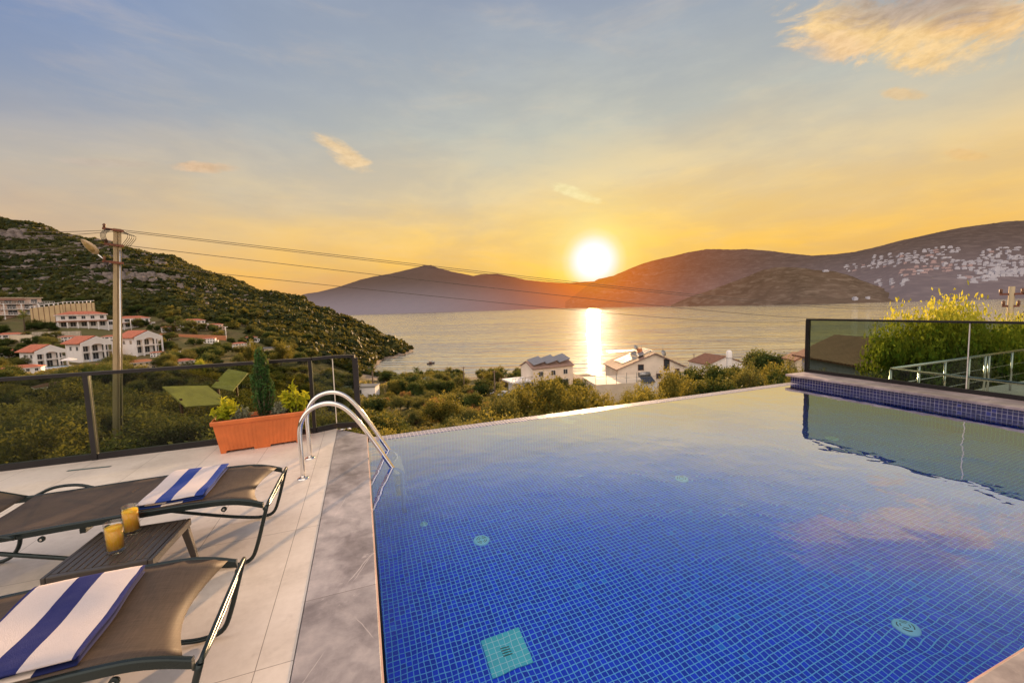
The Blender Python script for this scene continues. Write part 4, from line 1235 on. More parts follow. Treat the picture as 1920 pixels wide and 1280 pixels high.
def make_lounger(label, locv, rz):
    w = thing('sun_lounger', label, 'sun lounger', locv, rz, 'sun loungers on the terrace')
    mb = MB()
    for y in (0.0, LW):
        path = smooth_path([(x, y, z) for x, z in RAIL], 4)
        n = len(path); hw, hh = 0.013, 0.019
        vs = []
        for p in path:
            for a, b in ((-hw, -hh), (hw, -hh), (hw * 1.0, hh * .7), (hw * .6, hh), (-hw * .6, hh), (-hw, hh * .7)): vs.append((p.x, p.y + a, p.z - 0.0 + b))
        fs = [(i * 6 + k, i * 6 + (k + 1) % 6, (i + 1) * 6 + (k + 1) % 6, (i + 1) * 6 + k) for i in range(n - 1) for k in range(6)]
        fs += [tuple(range(6)), tuple((n - 1) * 6 + k for k in range(6))[::-1]]
        mb.add(vs, fs)
    for s in (-0.95, -1.56):
        z = rz_at(s) - 0.045
        mb.box(s - 0.015, 0.012, z - 0.015, s + 0.015, LW - 0.012, z + 0.015)
    mb.build('frame', frame_m, w, bevel=0.003)
    # foot end bar
    mb = MB(); mb.tube(smooth_path([(0.028, -0.018, .385), (0.030, 0.02, .400), (0.030, LW / 2, .404), (0.030, LW - 0.02, .400), (0.028, LW + 0.018, .385)], 4), 0.010, 10)
    mb.build('foot_bar', frame_m, w)
    mb = MB(); mb.tube(smooth_path([(0.0, 0.01, .352), (0.012, 0.10, .348), (0.015, LW / 2, .345), (0.012, LW - 0.10, .348), (0.0, LW - 0.01, .352)], 4), 0.010, 10)
    mb.build('cross_bar', frame_m, w)
    for y in (-0.016, LW + 0.016):
        mb = MB()
        mb.tube(smooth_path([(0.025, y, .385), (-0.005, y, .28), (-0.045, y, .14), (-0.085, y, 0.045), (-0.15, y, 0.018), (-0.27, y, 0.03), (-0.6, y, 0.125), (-1.38, y, 0.385)], 4), 0.0125, 10)
        mb.build('leg', frame_m, w)
        mb = MB()
        mb.tube(smooth_path([(-1.52, y, .395), (-1.62, y, .24), (-1.66, y, .09), (-1.74, y, 0.018), (-1.92, y, 0.018)], 4), 0.0125, 10)
        mb.build('leg', frame_m, w)
    for y in (-0.034, LW + 0.034):
        sgn = -1 if y < 0 else 1
        mb = MB(); mb.tube(smooth_path([(-1.22, y, .44), (-1.32, y + .01 * sgn, .475), (-1.45, y + .02 * sgn, .475), (-1.54, y + .01 * sgn, .44), (-1.57, y, .42)], 4), 0.011, 8); mb.build('arm_loop', frame_m, w)
    for s in (-0.22, -0.82, -1.12):
        for y in (-0.014, LW + 0.014):
            mb = MB()
            z = rz_at(s) - 0.04
            mb.tube([(s, y - .006, z), (s, y + .006, z)], 0.016, 14); k_ = mb.build('bracket', frame_m, w)
            mb = MB(); sg = -1 if y < 0 else 1
            mb.tube([(s, y + sg * .006, z), (s, y + sg * .010, z)], 0.006, 10); mb.build('bolt', steel, k_)
    # sling, curved in at the foot end
    def sheet(s0, s1, zf, curve0=0.0, inset=0.012):
        nx, ny = 26, 12; vs, fs = [], []
        for i in range(nx + 1):
            for j in range(ny + 1):
                v = j / ny; s = s0 + (s1 - s0) * i / nx
                bow = sin(pi * v)
                e = s - curve0 * bow * (1 - i / nx) ** 3
                vs.append((e, inset + (LW - 2 * inset) * v, zf(s) - 0.016 * bow))
        for i in range(nx):
            for j in range(ny):
                q = i * (ny + 1) + j; fs.append((q, q + ny + 1, q + ny + 2, q + 1))
        m2 = MB(); m2.add(vs, fs, True); o = m2.build('sling', sling_m, w)
        so_ = o.modifiers.new('thick', 'SOLIDIFY'); so_.thickness = 0.003
        return o
    sheet(-0.035, -1.52, lambda s: rz_at(s) + 0.014, 0.075)
    o = sheet(-1.57, -2.2, lambda s: rz_at(-1.57) + 0.018 + (-1.57 - s) * 0.42, 0.0); o.name = 'backrest'
    mb = MB()
    for y in (0.0, LW): mb.tube([(-1.57, y, rz_at(-1.57) + .01), (-2.2, y, rz_at(-1.57) + .01 + .63 * .42)], 0.013, 8)
    mb.tube([(-2.2, 0, rz_at(-1.57) + .01 + .63 * .42), (-2.2, LW, rz_at(-1.57) + .01 + .63 * .42)], 0.013, 8)
    mb.build('backrest_frame', frame_m, w)
    return w


L1 = make_lounger('dark sling sun lounger beside the planter, with a folded towel near its foot', (-0.68, 3.09, 0), radians(-1))
L2 = make_lounger('dark sling sun lounger nearest the viewer, cut off by the bottom of the photo', (-0.65, 1.75, 0), radians(1.5))

# towels
def towel(label, lounger, s0, s1, y0, y1, skew, stripes, blue):
    """folded bath towel lying across the sling, s along the lounger, y across"""
    M_ = lounger.matrix_basis if False else Matrix.Translation(lounger.location) @ Matrix.Rotation(lounger.rotation_euler.z, 4, 'Z')
    m, t, p = newmat('towel_' + blue[0])
    at_ = t.new('ShaderNodeUVMap')
    g = t.new('ShaderNodeTexCoord'); sp = t.new('ShaderNodeSeparateXYZ'); t.link(g.outputs['Object'], sp.inputs[0])
    L = s0 - s1
    u = t.math('DIVIDE', t.math('SUBTRACT', sp.outputs[0], t.math('MULTIPLY', sp.outputs[1], skew)), L)     # 0 (foot side) .. -1
    u = t.math('ADD', t.math('MULTIPLY', u, -1.0), t.math('MULTIPLY_ADD', t.noise(g.outputs['Object'], 9, 3), 0.016, -0.008))
    wht, blu = (0.74, 0.66, 0.66, 1), blue[1]
    col = None
    acc = 0.0
    for a, b in stripes:
        mk = t.math('MULTIPLY', t.math('GREATER_THAN', u, a), t.math('LESS_THAN', u, b))
        col = t.mix(mk, col if col is not None else wht, blu)
    fz = t.noise(g.outputs['Object'], 420, 2); f2 = t.noise(g.outputs['Object'], 14, 4)
    col = t.mix(t.math('MULTIPLY', f2, 0.25), col, t.mix(0.5, col, (0.45, 0.40, 0.45, 1)))
    t.link(col, p.inputs['Base Color']); p.inputs['Roughness'].default_value = 0.95; p.inputs['Specular IOR Level'].default_value = 0.1
    b_ = t.new('ShaderNodeBump'); b_.inputs['Strength'].default_value = 0.9; b_.inputs['Distance'].default_value = 0.008
    t.link(t.math('ADD', fz, f2), b_.inputs['Height']); t.link(b_.outputs[0], p.inputs['Normal'])
    under = []
    for kk, (lo_, hi_) in enumerate(((0.30, 0.62), (0.55, 0.86))):
        m2, t2, p2 = newmat('towel_underside_' + blue[0] + str(kk))
        g2 = t2.new('ShaderNodeTexCoord'); s2 = t2.new('ShaderNodeSeparateXYZ'); t2.link(g2.outputs['Object'], s2.inputs[0])
        u2 = t2.math('MULTIPLY', t2.math('DIVIDE', s2.outputs[0], L), -1.0)
        mk2 = t2.math('MULTIPLY', t2.math('GREATER_THAN', u2, lo_), t2.math('LESS_THAN', u2, hi_))
        t2.link(t2.mix(mk2, tuple(c_ * .5 for c_ in blue[1][:3]) + (1,), (0.70, 0.60, 0.52, 1)), p2.inputs['Base Color']); p2.inputs['Roughness'].default_value = .95
        under.append(m2)
    w = thing('folded_towel', label, 'towel', M_ @ Vector((s0, y0, 0)), lounger.rotation_euler.z, 'striped towels on the loungers')
    H = y1 - y0
    # three folded layers, each a soft rounded slab
    for li, (z0, z1, e0, e1, ey) in enumerate(((0.0, 0.017, 0.0, 0.006, 0.0), (0.018, 0.034, -0.004, 0.0, 0.006), (0.035, 0.053, 0.003, 0.004, -0.004))):
        nx, ny = 22, 26; vs, fs = [], []
        rr = random.Random(li * 7 + int(H * 100))
        ph = rr.uniform(0, 6)
        prof = []
        th = z1 - z0
        # closed cross-section along x (foot to head), swept along y
        K = 8
        sec = [(-(L - 2 * 0.008) * i / nx - 0.008, z1) for i in range(nx + 1)]
        sec += [(-(L - 0.008) - 0.5 * th * sin(pi * k / K), (z0 + z1) / 2 + 0.5 * th * cos(pi * k / K)) for k in range(1, K)]
        sec += [(-(L - 2 * 0.008) * (nx - i) / nx - 0.008, z0) for i in range(nx + 1)]
        sec += [(-0.008 + 0.5 * th * sin(pi * k / K), (z0 + z1) / 2 - 0.5 * th * cos(pi * k / K)) for k in range(1, K)]
        m_ = len(sec)
        for j in range(ny + 1):
            v = j / ny
            endr = min(v, 1 - v) * ny
            pinch = 0.25 if endr == 0 else (0.75 if endr == 1 else 1.0)
            for (sx, sz) in sec:
                zz = (z0 + z1) / 2 + (sz - (z0 + z1) / 2) * pinch
                x = sx + e0 + skew * H * v + 0.004 * sin(6 * v + ph)
                y = H * v + ey * (1 - 2 * v) + 0.005 * sin(9 * sx + ph)
                s = s0 + x
                zz += 0.003 * sin(14 * sx + 5 * v + ph) + 0.003 * sin(11 * v + 3 * sx)
                # drape over the lounger's side rails
                yy = y0 + y
                sag = -0.010 * sin(pi * min(1, max(0, yy / LW)))
                vs.append((x, y, rz_at(min(0, max(-2, s))) + 0.018 + sag + zz * 0.8))
        for j in range(ny):
            for k in range(m_):
                k2 = (k + 1) % m_
                fs.append((j * m_ + k, j * m_ + k2, (j + 1) * m_ + k2, (j + 1) * m_ + k))
        fs += [tuple(range(m_))[::-1], tuple(ny * m_ + k for k in range(m_))]
        mb = MB(); mb.add(vs, fs, True); mb.build('fold', m if li == 2 else under[li], w)
    return w


towel('blue and white striped towel folded on the farther lounger', L1, -0.35, -0.70, 0.03, 0.625, -0.03, ((-0.1, 0.11), (0.46, 0.70)), ('royal', (0.012, 0.055, 0.33, 1)))
towel('navy and white striped towel folded on the nearest lounger', L2, -0.33, -0.72, 0.03, 0.60, -0.03, ((-0.1, 0.025), (0.38, 0.61), (0.96, 1.2)), ('navy', (0.008, 0.02, 0.16, 1)))

# ------------------------------------------------------------------ side table and drinks
plast = mat('brown_grey_plastic', (0.060, 0.050, 0.043), 0.35, 0, var=0.12, vscale=4, bump=0.1, bscale=150)
w = thing('side_table', 'dark slatted plastic side table holding two glasses of juice', 'table', (-1.34, 2.90, 0), radians(-3))
hw, TH = 0.235, 0.37
for i in range(12):
    x = -hw + 0.022 + (2 * hw - 0.044) * (i + .5) / 12
    mb = MB(); mb.box(x - 0.0140, -hw + 0.03, TH - 0.012, x + 0.0140, hw - 0.03, TH); mb.build('slat', plast, w, bevel=0.002)
mb = MB()
mb.box(-hw, -hw, TH - 0.045, -hw + 0.022, hw, TH - 0.0005); mb.box(hw - 0.022, -hw, TH - 0.045, hw, hw, TH - 0.0005)
mb.box(-hw + 0.0225, -hw, TH - 0.045, hw - 0.0225, -hw + 0.029, TH - 0.0005); mb.box(-hw + 0.0225, hw - 0.029, TH - 0.045, hw - 0.0225, hw, TH - 0.0005)
mb.build('rim', plast, w, bevel=0.006)
for sx in (-1, 1):
    for sy in (-1, 1):
        mb = MB()
        a = (sx * (hw - 0.028), sy * (hw - 0.028)); b = (sx * (hw + 0.012), sy * (hw + 0.012))
        q0 = 0.021; q1 = 0.014
        vs = [(a[0] + dx * q0, a[1] + dy * q0, TH - 0.046) for dx, dy in ((-1, -1), (1, -1), (1, 1), (-1, 1))] + [(b[0] + dx * q1, b[1] + dy * q1, 0) for dx, dy in ((-1, -1), (1, -1), (1, 1), (-1, 1))]
        mb.add(vs, [(0, 1, 2, 3), (7, 6, 5, 4), (0, 4, 5, 1), (1, 5, 6, 2), (2, 6, 7, 3), (3, 7, 4, 0)])
        mb.build('leg', plast, w, bevel=0.005)

clear = smoked('clear_glass', (0.97, 0.97, 0.96), 0.09)
juice_m, _t, _p = newmat('orange_juice'); _p.inputs['Base Color'].default_value = (1.0, 0.52, 0.0, 1); _p.inputs['Roughness'].default_value = 0.3

_p.inputs['Subsurface Weight'].default_value = 1.0; _p.inputs['Subsurface Radius'].default_value = (0.12, 0.06, 0.002); _p.inputs['Subsurface Scale'].default_value = 0.35
for lab, px, py in (('tall glass of orange juice on the side table, nearer the viewer', 218, 1043), ('tall glass of orange juice on the side table, behind the other glass', 248, 1008)):
    q = on(px, py - 9, TH)
    w = thing('juice_glass', lab, 'glass', (q.x, q.y, TH + 0.001), 0, 'glasses of juice on the side table')
    R_ = 0.042; Hh = 0.172
    mb = MB(); mb.lathe([(0, 0), (R_ - .004, 0), (R_ - .001, .004), (R_, Hh - .002), (R_ - .001, Hh), (R_ - .0028, Hh - .002), (R_ - .0038, 0.021), (0, 0.018)], 40); mb.build('glass', clear, w)
    mb = MB(); mb.lathe([(0, 0.021), (R_ - .0050, 0.023), (R_ - .0048, Hh - .028), (0, Hh - .028)], 40); mb.build('juice', juice_m, w)

# ------------------------------------------------------------------ planter and its plants
terra = mat('terracotta_plastic', (0.60, 0.15, 0.035), 0.5, var=0.16, vscale=5, bump=0.1, bscale=90)
soil = mat('potting_soil', (0.05, 0.03, 0.02), 0.95, var=0.3, vscale=30, bump=0.8)
PL, PW, PH = 1.02, 0.36, 0.41
w = thing('planter', 'long ribbed terracotta trough planter beside the ladder', 'planter', (-1.25, 5.95, 0.0), radians(5.5))
mb = MB()
def ring(zz, dx, dy, ribs=0.0):
    """outline of the trough with vertical ribs"""
    out = []
    nx, ny = 84, 26
    X, Y = PL / 2 - dx, PW / 2 - dy
    for side in range(4):
        n = nx if side % 2 == 0 else ny
        for i in range(n):
            v = i / n
            rb = 0
            if ribs and 0.08 < v < 0.92 and not (side % 2 == 0 and 0.46 < v < 0.54): rb = ribs * (1 if (i % 4) < 2 else -1)
            if side == 0: out.append((-X + 2 * X * v, -Y - rb, zz))
            elif side == 1: out.append((X + rb, -Y + 2 * Y * v, zz))
            elif side == 2: out.append((X - 2 * X * v, Y + rb, zz))
            else: out.append((-X - rb, Y - 2 * Y * v, zz))
    return out
rings = [ring(0.0, .075, .06), ring(0.03, .072, .058), ring(0.034, .072, .058, .0016), ring(0.33, .03, .025, .0016), ring(0.335, .03, .025), ring(0.355, .026, .022), ring(0.36, .004, .004),
         ring(0.40, .0, .0), ring(0.41, .006, .006), ring(0.41, .02, .02), ring(0.36, .035, .032), ring(0.30, .04, .035)]
n_ = len(rings[0]); vs = [p for r_ in rings for p in r_]; fs = []
for i in range(len(rings) - 1):
    for k in range(n_):
        k2 = (k + 1) % n_; fs.append((i * n_ + k, i * n_ + k2, (i + 1) * n_ + k2, (i + 1) * n_ + k))
# feet: raise the bottom edge between the feet
for idx in list(range(2 * n_)):
    x, y, z = vs[idx]
    foot = abs(x) > PL / 2 - .13 or abs(x) < 0.09
    if not foot and abs(abs(y) - (PW / 2 - .06)) < 0.01 and z < 0.03: vs[idx] = (x, y, 0.028)
mb.add(vs, fs); mb.build('trough', terra, w)
mb = MB(); mb.box(-PL / 2 + .085, -PW / 2 + .065, 0.03, PL / 2 - .085, PW / 2 - .065, 0.045); mb.build('base', terra, w)
mb = MB()
nx, ny = 30, 10; vs = [(-PL / 2 + .038 + (PL - .076) * i / nx, -PW / 2 + .033 + (PW - .066) * j / ny, 0.355 + random.uniform(-.008, .012)) for i in range(nx + 1) for j in range(ny + 1)]
mb.add(vs, [(i * (ny + 1) + j, (i + 1) * (ny + 1) + j, (i + 1) * (ny + 1) + j + 1, i * (ny + 1) + j + 1) for i in range(nx) for j in range(ny)], True); mb.build('soil', soil, w)
PM = Matrix.Translation((-1.25, 5.95, 0)) @ Matrix.Rotation(radians(5.5), 4, 'Z')


def potplant(name, label, cat, lx, h, w_, m, n, size, shape, group=None, stems=10):
    q = PM @ Vector((lx, 0, 0.35))
    e = thing(name, label, cat, q, 0, group)
    st = MB(); P, Sh = [], []
    per = max(3, n // stems)
    for i in range(stems):
        a = random.uniform(0, 2 * pi); rr = random.random() ** 0.6
        if shape == 'cone':
            top = h * random.uniform(0.35, 1.0); wv = w_ * 0.5 * (1 - 0.72 * (top / h) ** 2.2) * random.uniform(.4, 1.15)
            base = Vector((0.3 * wv * cos(a), 0.3 * wv * sin(a), max(0, top - h * random.uniform(.25, .45)))); tip = Vector((wv * cos(a), wv * sin(a), top))
        else:
            base = Vector((0.015 * cos(a), 0.015 * sin(a), 0))
            tip = Vector((rr * w_ * 0.55 * cos(a), rr * w_ * 0.55 * sin(a), h * (1 - 0.5 * rr * rr) * random.uniform(0.65, 1.05)))
        mid = base.lerp(tip, 0.5) + Vector((tip.x * .15, tip.y * .15, 0)); st.tube([base, mid, tip], [0.004, 0.003, 0.001], 4, cap=False)
        tone = random.uniform(-.15, .15)
        for q_ in range(per):
            u = random.uniform(0.18 if shape != 'cone' else 0, 1.0) ** 0.8
            c_ = base.lerp(mid, u * 2) if u < .5 else mid.lerp(tip, u * 2 - 1)
            sp_ = size * (1.0 if shape != 'cone' else 0.9)
            P.append((c_.x + random.gauss(0, sp_ * .55), c_.y + random.gauss(0, sp_ * .55), max(.01, c_.z + random.gauss(0, sp_ * .5)))); Sh.append(0.2 + 0.55 * u + tone + random.uniform(-.1, .1))
    V, Q, s_ = quads_at(np.array(P), size, np.array(Sh), aspect=2.6)
    npmesh('foliage', V, Q, m, e, s_); st.build('stem', bark, e)
    return e


yellowgreen = leaf_mat('euonymus_leaves', (0.10, 0.17, 0.01), (0.36, 0.42, 0.02), (0.85, 0.70, 0.04), 0.45)
cypress_m = leaf_mat('cypress_leaves', (0.015, 0.045, 0.015), (0.04, 0.11, 0.03), (0.09, 0.20, 0.05), 0.25)
potplant('cypress', 'tall slim dark green cypress in the middle of the planter', 'plant', 0.03, 0.90, 0.27, cypress_m, 7500, 0.017, 'cone', stems=150)
potplant('yellow_shrub', 'yellow green leafy shrub at the left end of the planter', 'plant', -0.36, 0.33, 0.26, yellowgreen, 420, 0.034, 'bush', 'yellow green shrubs in the planter', 26)
potplant('yellow_shrub', 'yellow green leafy shrub at the right end of the planter', 'plant', 0.37, 0.40, 0.30, yellowgreen, 520, 0.034, 'bush', 'yellow green shrubs in the planter', 30)
potplant('lavender', 'small silvery lavender bush left of the cypress', 'plant', -0.22, 0.19, 0.24, silver, 1100, 0.013, 'bush', 'silvery lavender bushes in the planter', 60)
potplant('lavender', 'small silvery lavender bush right of the cypress', 'plant', 0.21, 0.20, 0.24, silver, 1100, 0.013, 'bush', 'silvery lavender bushes in the planter', 60)

w = thing('floor_drain', 'narrow dark slot drain in the deck tiles in front of the left railing', 'drain', (-2.95, 5.88, 0.001), radians(-6))
mb = MB(); mb.box(-0.2, -0.018, 0, 0.2, 0.018, 0.003); mb.build('frame', grey_metal, w)
mb = MB()
for i in range(18): mb.box(-0.19 + i * .0212, -0.013, 0.0031, -0.19 + i * .0212 + .012, 0.013, 0.0045)
mb.build('slot', drk, w)
mb = MB(); mb.tube([(0, 0, 0), (0.08, 0.01, 0)], 0.012, 8); mb.tube([(0.1, 0.02, 0), (0.16, 0.0, 0)], 0.016, 8)
tag(mb.build('spout', steel, loc=(-0.36, 6.16, 0.02)), 'small metal water spout on the deck in the far corner of the terrace', 'spout')
# ------------------------------------------------------------------ placing things on the land
def ghit(px, py, dmin=12, dmax=460):
    r = ray(px, py); prev = None
    for d in np.geomspace(dmin, dmax, 900):
        t = d / r[1]; x, y = f2w(r[0] * t, d); z = EYE + r[2] * t
        g_ = gz(x, y)
        if z <= g_: return Vector((x, y, g_)), d
    t = dmax / r[1]; x, y = f2w(r[0] * t, dmax)
    return Vector((x, y, gz(x, y))), dmax


def facing(p): return atan2(p.y, p.x) - pi / 2      # rotation that turns local -y to the viewer


def window(mb_parent, x, y, z, w, h, nrm, frame=window_frame, pane=dark_glass, bars=1):
    """nrm: 'f' front (-y face), 'r' right (+x face), 'l' left"""
    t_ = 0.09
    fr, pn = MB(), MB()
    def bx(m, u0, v0, u1, v1, d0, d1):
        if nrm == 'f': m.box(u0, y - d1, v0, u1, y - d0, v1)
        elif nrm == 'r': m.box(x + d0, u0, v0, x + d1, u1, v1)
        else: m.box(x - d1, u0, v0, x - d0, u1, v1)
    c = x if nrm == 'f' else y
    bx(pn, c - w / 2, z, c + w / 2, z + h, -0.02, 0.02)
    bx(fr, c - w / 2 - t_, z - t_, c + w / 2 + t_, z, -.01, .06); bx(fr, c - w / 2 - t_, z + h, c + w / 2 + t_, z + h + t_, -.01, .06)
    bx(fr, c - w / 2 - t_, z, c - w / 2, z + h, -.01, .06); bx(fr, c + w / 2, z, c + w / 2 + t_, z + h, -.01, .06)
    if bars: bx(fr, c - t_ / 3, z, c + t_ / 3, z + h, -.01, .045)
    o = fr.build('window', frame, mb_parent); pn.build('pane', pane, o)


def gable_roof(w, l, h, rh, ov, axis, th=0.22):
    """ridge along axis; returns MB of two slabs"""
    mb = MB()
    if axis == 'y':
        X = w / 2 + ov; k = rh / (w / 2); zb = h - ov * k
        mb.prism([(-X, zb), (0, h + rh), (X, zb), (X, zb + th), (0, h + rh + th), (-X, zb + th)], 'y', -l / 2 - ov, l / 2 + ov)
    else:
        Y = l / 2 + ov; k = rh / (l / 2); zb = h - ov * k
        mb.prism([(-Y, zb), (0, h + rh), (Y, zb), (Y, zb + th), (0, h + rh + th), (-Y, zb + th)], 'x', -w / 2 - ov, w / 2 + ov)
    return mb


def hip_roof(w, l, h, rh, ov, th=0.15):
    X, Y = w / 2 + ov, l / 2 + ov; r = max(0.01, X - Y)
    vs = [(-X, -Y, h), (X, -Y, h), (X, Y, h), (-X, Y, h), (-X, -Y, h + th), (X, -Y, h + th), (X, Y, h + th), (-X, Y, h + th), (-r, 0, h + rh), (r, 0, h + rh)]
    return MB().add(vs, [(3, 2, 1, 0), (0, 1, 5, 4), (1, 2, 6, 5), (2, 3, 7, 6), (3, 0, 4, 7), (4, 5, 9, 8), (5, 6, 9), (6, 7, 8, 9), (7, 4, 8)])


def portico_villa(label, px, py, wpx, yaw, dmin=60):
    p, d = ghit(px, py, dmin); w = wpx / FP * d; s = w / 13.5
    e = thing('villa', label, 'villa', p, facing(p) + yaw, 'red-roofed villas on the left slope', (s, s, s))
    W, L, H, RH = 7.6, 9.5, 6.0, 2.0
    mb = MB(); mb.box(-W / 2, -L / 2, -4, W / 2, L / 2, H)
    mb.prism([(-W / 2, H), (W / 2, H), (0, H + RH)], 'y', -L / 2 + 0.001, L / 2 - 0.001); mb.build('wall', white_plaster, e)
    gable_roof(W + 1.4, L + 0.8, H + .05, RH + .35, 0.3, 'y').build('roof', red_tiles, e)
    # portico: pediment on corner columns with an arch between them
    mb = MB()
    a0 = [(-W / 2 - .7, H - .1), (-W / 2 - .7, H - .55)]
    arch = [(-1.9 + 1.9 * (1 - cos(pi * k / 12)), H - 1.5 + 1.25 * sin(pi * k / 12)) for k in range(13)]
    poly = [(-W / 2 - .7, H - .9), (-1.9, H - .9)] + arch[0:0] + [(-1.9, H - 1.5)] + arch[1:-1] + [(1.9, H - 1.5), (1.9, H - .9), (W / 2 + .7, H - .9), (W / 2 + .7, H + .15), (0, H + RH + .35), (-W / 2 - .7, H + .15)]
    mb.prism(poly, 'y', -L / 2 - 1.75, -L / 2 - 1.45); mb.build('pediment', white_plaster, e)
    mb = MB(); mb.prism([(-W / 2 - .5, H - .5), (W / 2 + .5, H - .5), (0, H + RH - .1)], 'y', -L / 2 - 1.44, -L / 2 - .01); mb.build('porch_ceiling', warm_plaster, e)
    for x in (-W / 2 - .45, -1.95, 1.95, W / 2 + .45):
        mb = MB(); mb.box(x - .22, -L / 2 - 1.8, -2, x + .22, -L / 2 - 1.4, H - .9); mb.build('column', white_plaster, e)
    mb = MB(); mb.box(-W / 2 - .6, -L / 2 - 1.4, 2.75, W / 2 + .6, -L / 2 - .01, 2.95); mb.build('balcony', white_plaster, e)
    for x in (-2.7, 0, 2.7):
        window(e, x, -L / 2, 3.2, 1.4, 2.0, 'f'); window(e, x, -L / 2, 0.3, 1.5, 2.1, 'f')
    for y in (-2.5, 1.5):
        window(e, -W / 2, y, 3.6, 1.2, 1.3, 'l'); window(e, W / 2, y, 3.6, 1.2, 1.3, 'r')
    mb = MB(); mb.box(1.5, 2, H + .6, 2.2, 2.7, H + 2.3); mb.build('chimney', white_plaster, e)
    return e, p, d


def long_villa(label, px, py, wpx, yaw, mats=(white_plaster, red_tiles), dmin=60, veranda=True):
    p, d = ghit(px, py, dmin); w = wpx / FP * d; s = w / 25
    e = thing('villa', label, 'villa', p, facing(p) + yaw, 'red-roofed villas on the left slope', (s, s, s))
    W, L, H = 17, 8.5, 6.0
    mb = MB(); mb.box(-W / 2, -L / 2, -5, W / 2, L / 2, H); mb.build('wall', mats[0], e)
    hip_roof(W, L, H + .01, 1.7, .6).build('roof', mats[1], e)
    mb = MB(); mb.box(-W / 2 - .62, -L / 2 - .62, H - .28, W / 2 + .62, L / 2 + .62, H); mb.build('eaves', white_plaster, e)
    if veranda:
        mb = MB(); mb.prism([(-L / 2 - .01, 3.1), (-L / 2 - 2.6, 2.6), (-L / 2 - 2.6, 2.4), (-L / 2 - .01, 2.85)], 'x', -W / 2 - 1.2, W / 2 + .3); mb.build('veranda_roof', brown_tiles, e)
        for i in range(6):
            x = -W / 2 - .9 + i * (W + .9) / 5
            mb = MB(); mb.box(x - .2, -L / 2 - 2.5, -3, x + .2, -L / 2 - 2.1, 2.45); mb.build('column', white_plaster, e)
    for x in (-6.8, -3.6, 0.2, 3.4, 6.8):
        window(e, x, -L / 2, 3.9, 1.3 if x != -3.6 else 2.6, 1.4, 'f'); window(e, x, -L / 2, 0.2, 1.8, 2.1, 'f')
    mb = MB(); mb.box(W / 2, -2.5, -3, W / 2 + 3.2, 3, 2.9); mb.build('annex', mats[0], e)
    window(e, W / 2 + 1.6, -2.5, .4, 1.5, 1.7, 'f')
    return e, p, d


portico_villa('white villa with portico, lowest on the slope, beside a white parasol', 80, 687, 66, radians(24))
portico_villa('white villa with arched portico directly left of the concrete pole', 166, 674, 70, radians(24))
portico_villa('white villa with portico directly right of the concrete pole', 262, 661, 66, radians(28))
long_villa('long white villa with red hipped roof below the tan retaining wall', 155, 612, 92, radians(6))
long_villa('white villa half hidden by the concrete pole, red hipped roof', 250, 613, 66, radians(10))
long_villa('white villa highest on the right of the slope, red roof and veranda', 362, 613, 50, radians(18))
e, p, d = long_villa('rosy stone villa with red pergola roof at the right end of the villas', 404, 617, 34, radians(-10), (warm_plaster, red_tiles))
long_villa('low white house with red roof at the left edge just above the railing', 42, 708, 80, radians(-12), veranda=False)
long_villa('red-roofed bungalow just above the railing, right of the concrete pole', 262, 694, 66, radians(12), (cream_plaster, orange_tiles), veranda=False)
long_villa('low house with red roof just left of the concrete pole', 198, 690, 36, radians(-8), (cream_plaster, red_tiles), veranda=False)
long_villa('white house seen through the smoked glass at far left', 62, 733, 40, radians(20), (white_plaster, orange_tiles), veranda=False)
long_villa('wide dark-roofed house behind the smoked glass, left of the first post', 112, 742, 88, radians(8), (cream_plaster, brown_tiles), veranda=False)

for px, py, w_, yw, lab in ((300, 640, 26, .2, 'tiny white villa between the portico villa and the orange wall'), (22, 640, 40, .1, 'white villa among dark trees at the left edge, below the hotel'),
                        (210, 640, 30, -.1, 'small villa with red roof hidden behind the concrete pole'), (448, 652, 26, .3, 'small red-roofed house at the right end of the slope houses'),
                        (340, 690, 44, .2, 'low red-roofed house just above the railing left of the yellow bush'),
                        (318, 622, 26, .1, 'little white house left of the highest villa'), (392, 642, 24, -.2, 'little white house below the rosy stone villa'),
                        (128, 640, 26, .3, 'small white house between the long villa and the arched portico villa'), (20, 668, 34, .2, 'red-roofed house at the left edge left of the lowest portico villa'),
                        (296, 668, 24, .0, 'small red-roofed house touching the right side of the portico villa'), (230, 634, 22, .3, 'tiny house showing just right of the concrete pole'),
                        (470, 640, 24, .1, 'small isolated house at the foot of the promontory')):
    long_villa(lab, px, py, w_ * 1.3, yw, (white_plaster, red_tiles), veranda=False)

# hotel with balconies
p, d = ghit(38, 590, 150); s = (92 / FP * d) / 26
e = thing('terraced_hotel', 'cream three-storey hotel with balconies and pergolas at the left edge', 'hotel', p, facing(p) + radians(8), None, (s * .9, s * .9, s * .9))
mb = MB(); mb.box(-13, -4, -5, 13, 6, 3.2); mb.box(-13, -2.6, 3.2, 13, 6, 6.4); mb.box(-7, 0, 6.4, 9, 6, 9.6); mb.build('wall', warm_plaster, e)
mb = MB(); mb.box(-7.6, -1.2, 9.6, 9.6, 6.6, 9.95); mb.build('roof_slab', cream_plaster, e)
for z, y0, y1 in ((3.2, -6.4, -2.6), (6.4, -5.0, 0), (0.0, -7, -4)):
    mb = MB(); mb.box(-13.4, y0, z - .3, 13.4, y1, z); o = mb.build('balcony', white_plaster, e)
    mb = MB(); mb.box(-13.4, y0, z + .95, 13.4, y0 + .12, z + 1.1)
    for k in range(28): mb.box(-13.4 + k * .99, y0 + .02, z, -13.3 + k * .99, y0 + .1, z + .95)
    mb.build('balustrade', white_plaster, o)
for x in (-12.8, -6.5, 0, 6.5, 12.8):
    mb = MB(); mb.box(x - .25, -6.2, -4, x + .25, -5.8, 6.1); mb.build('column', white_plaster, e)
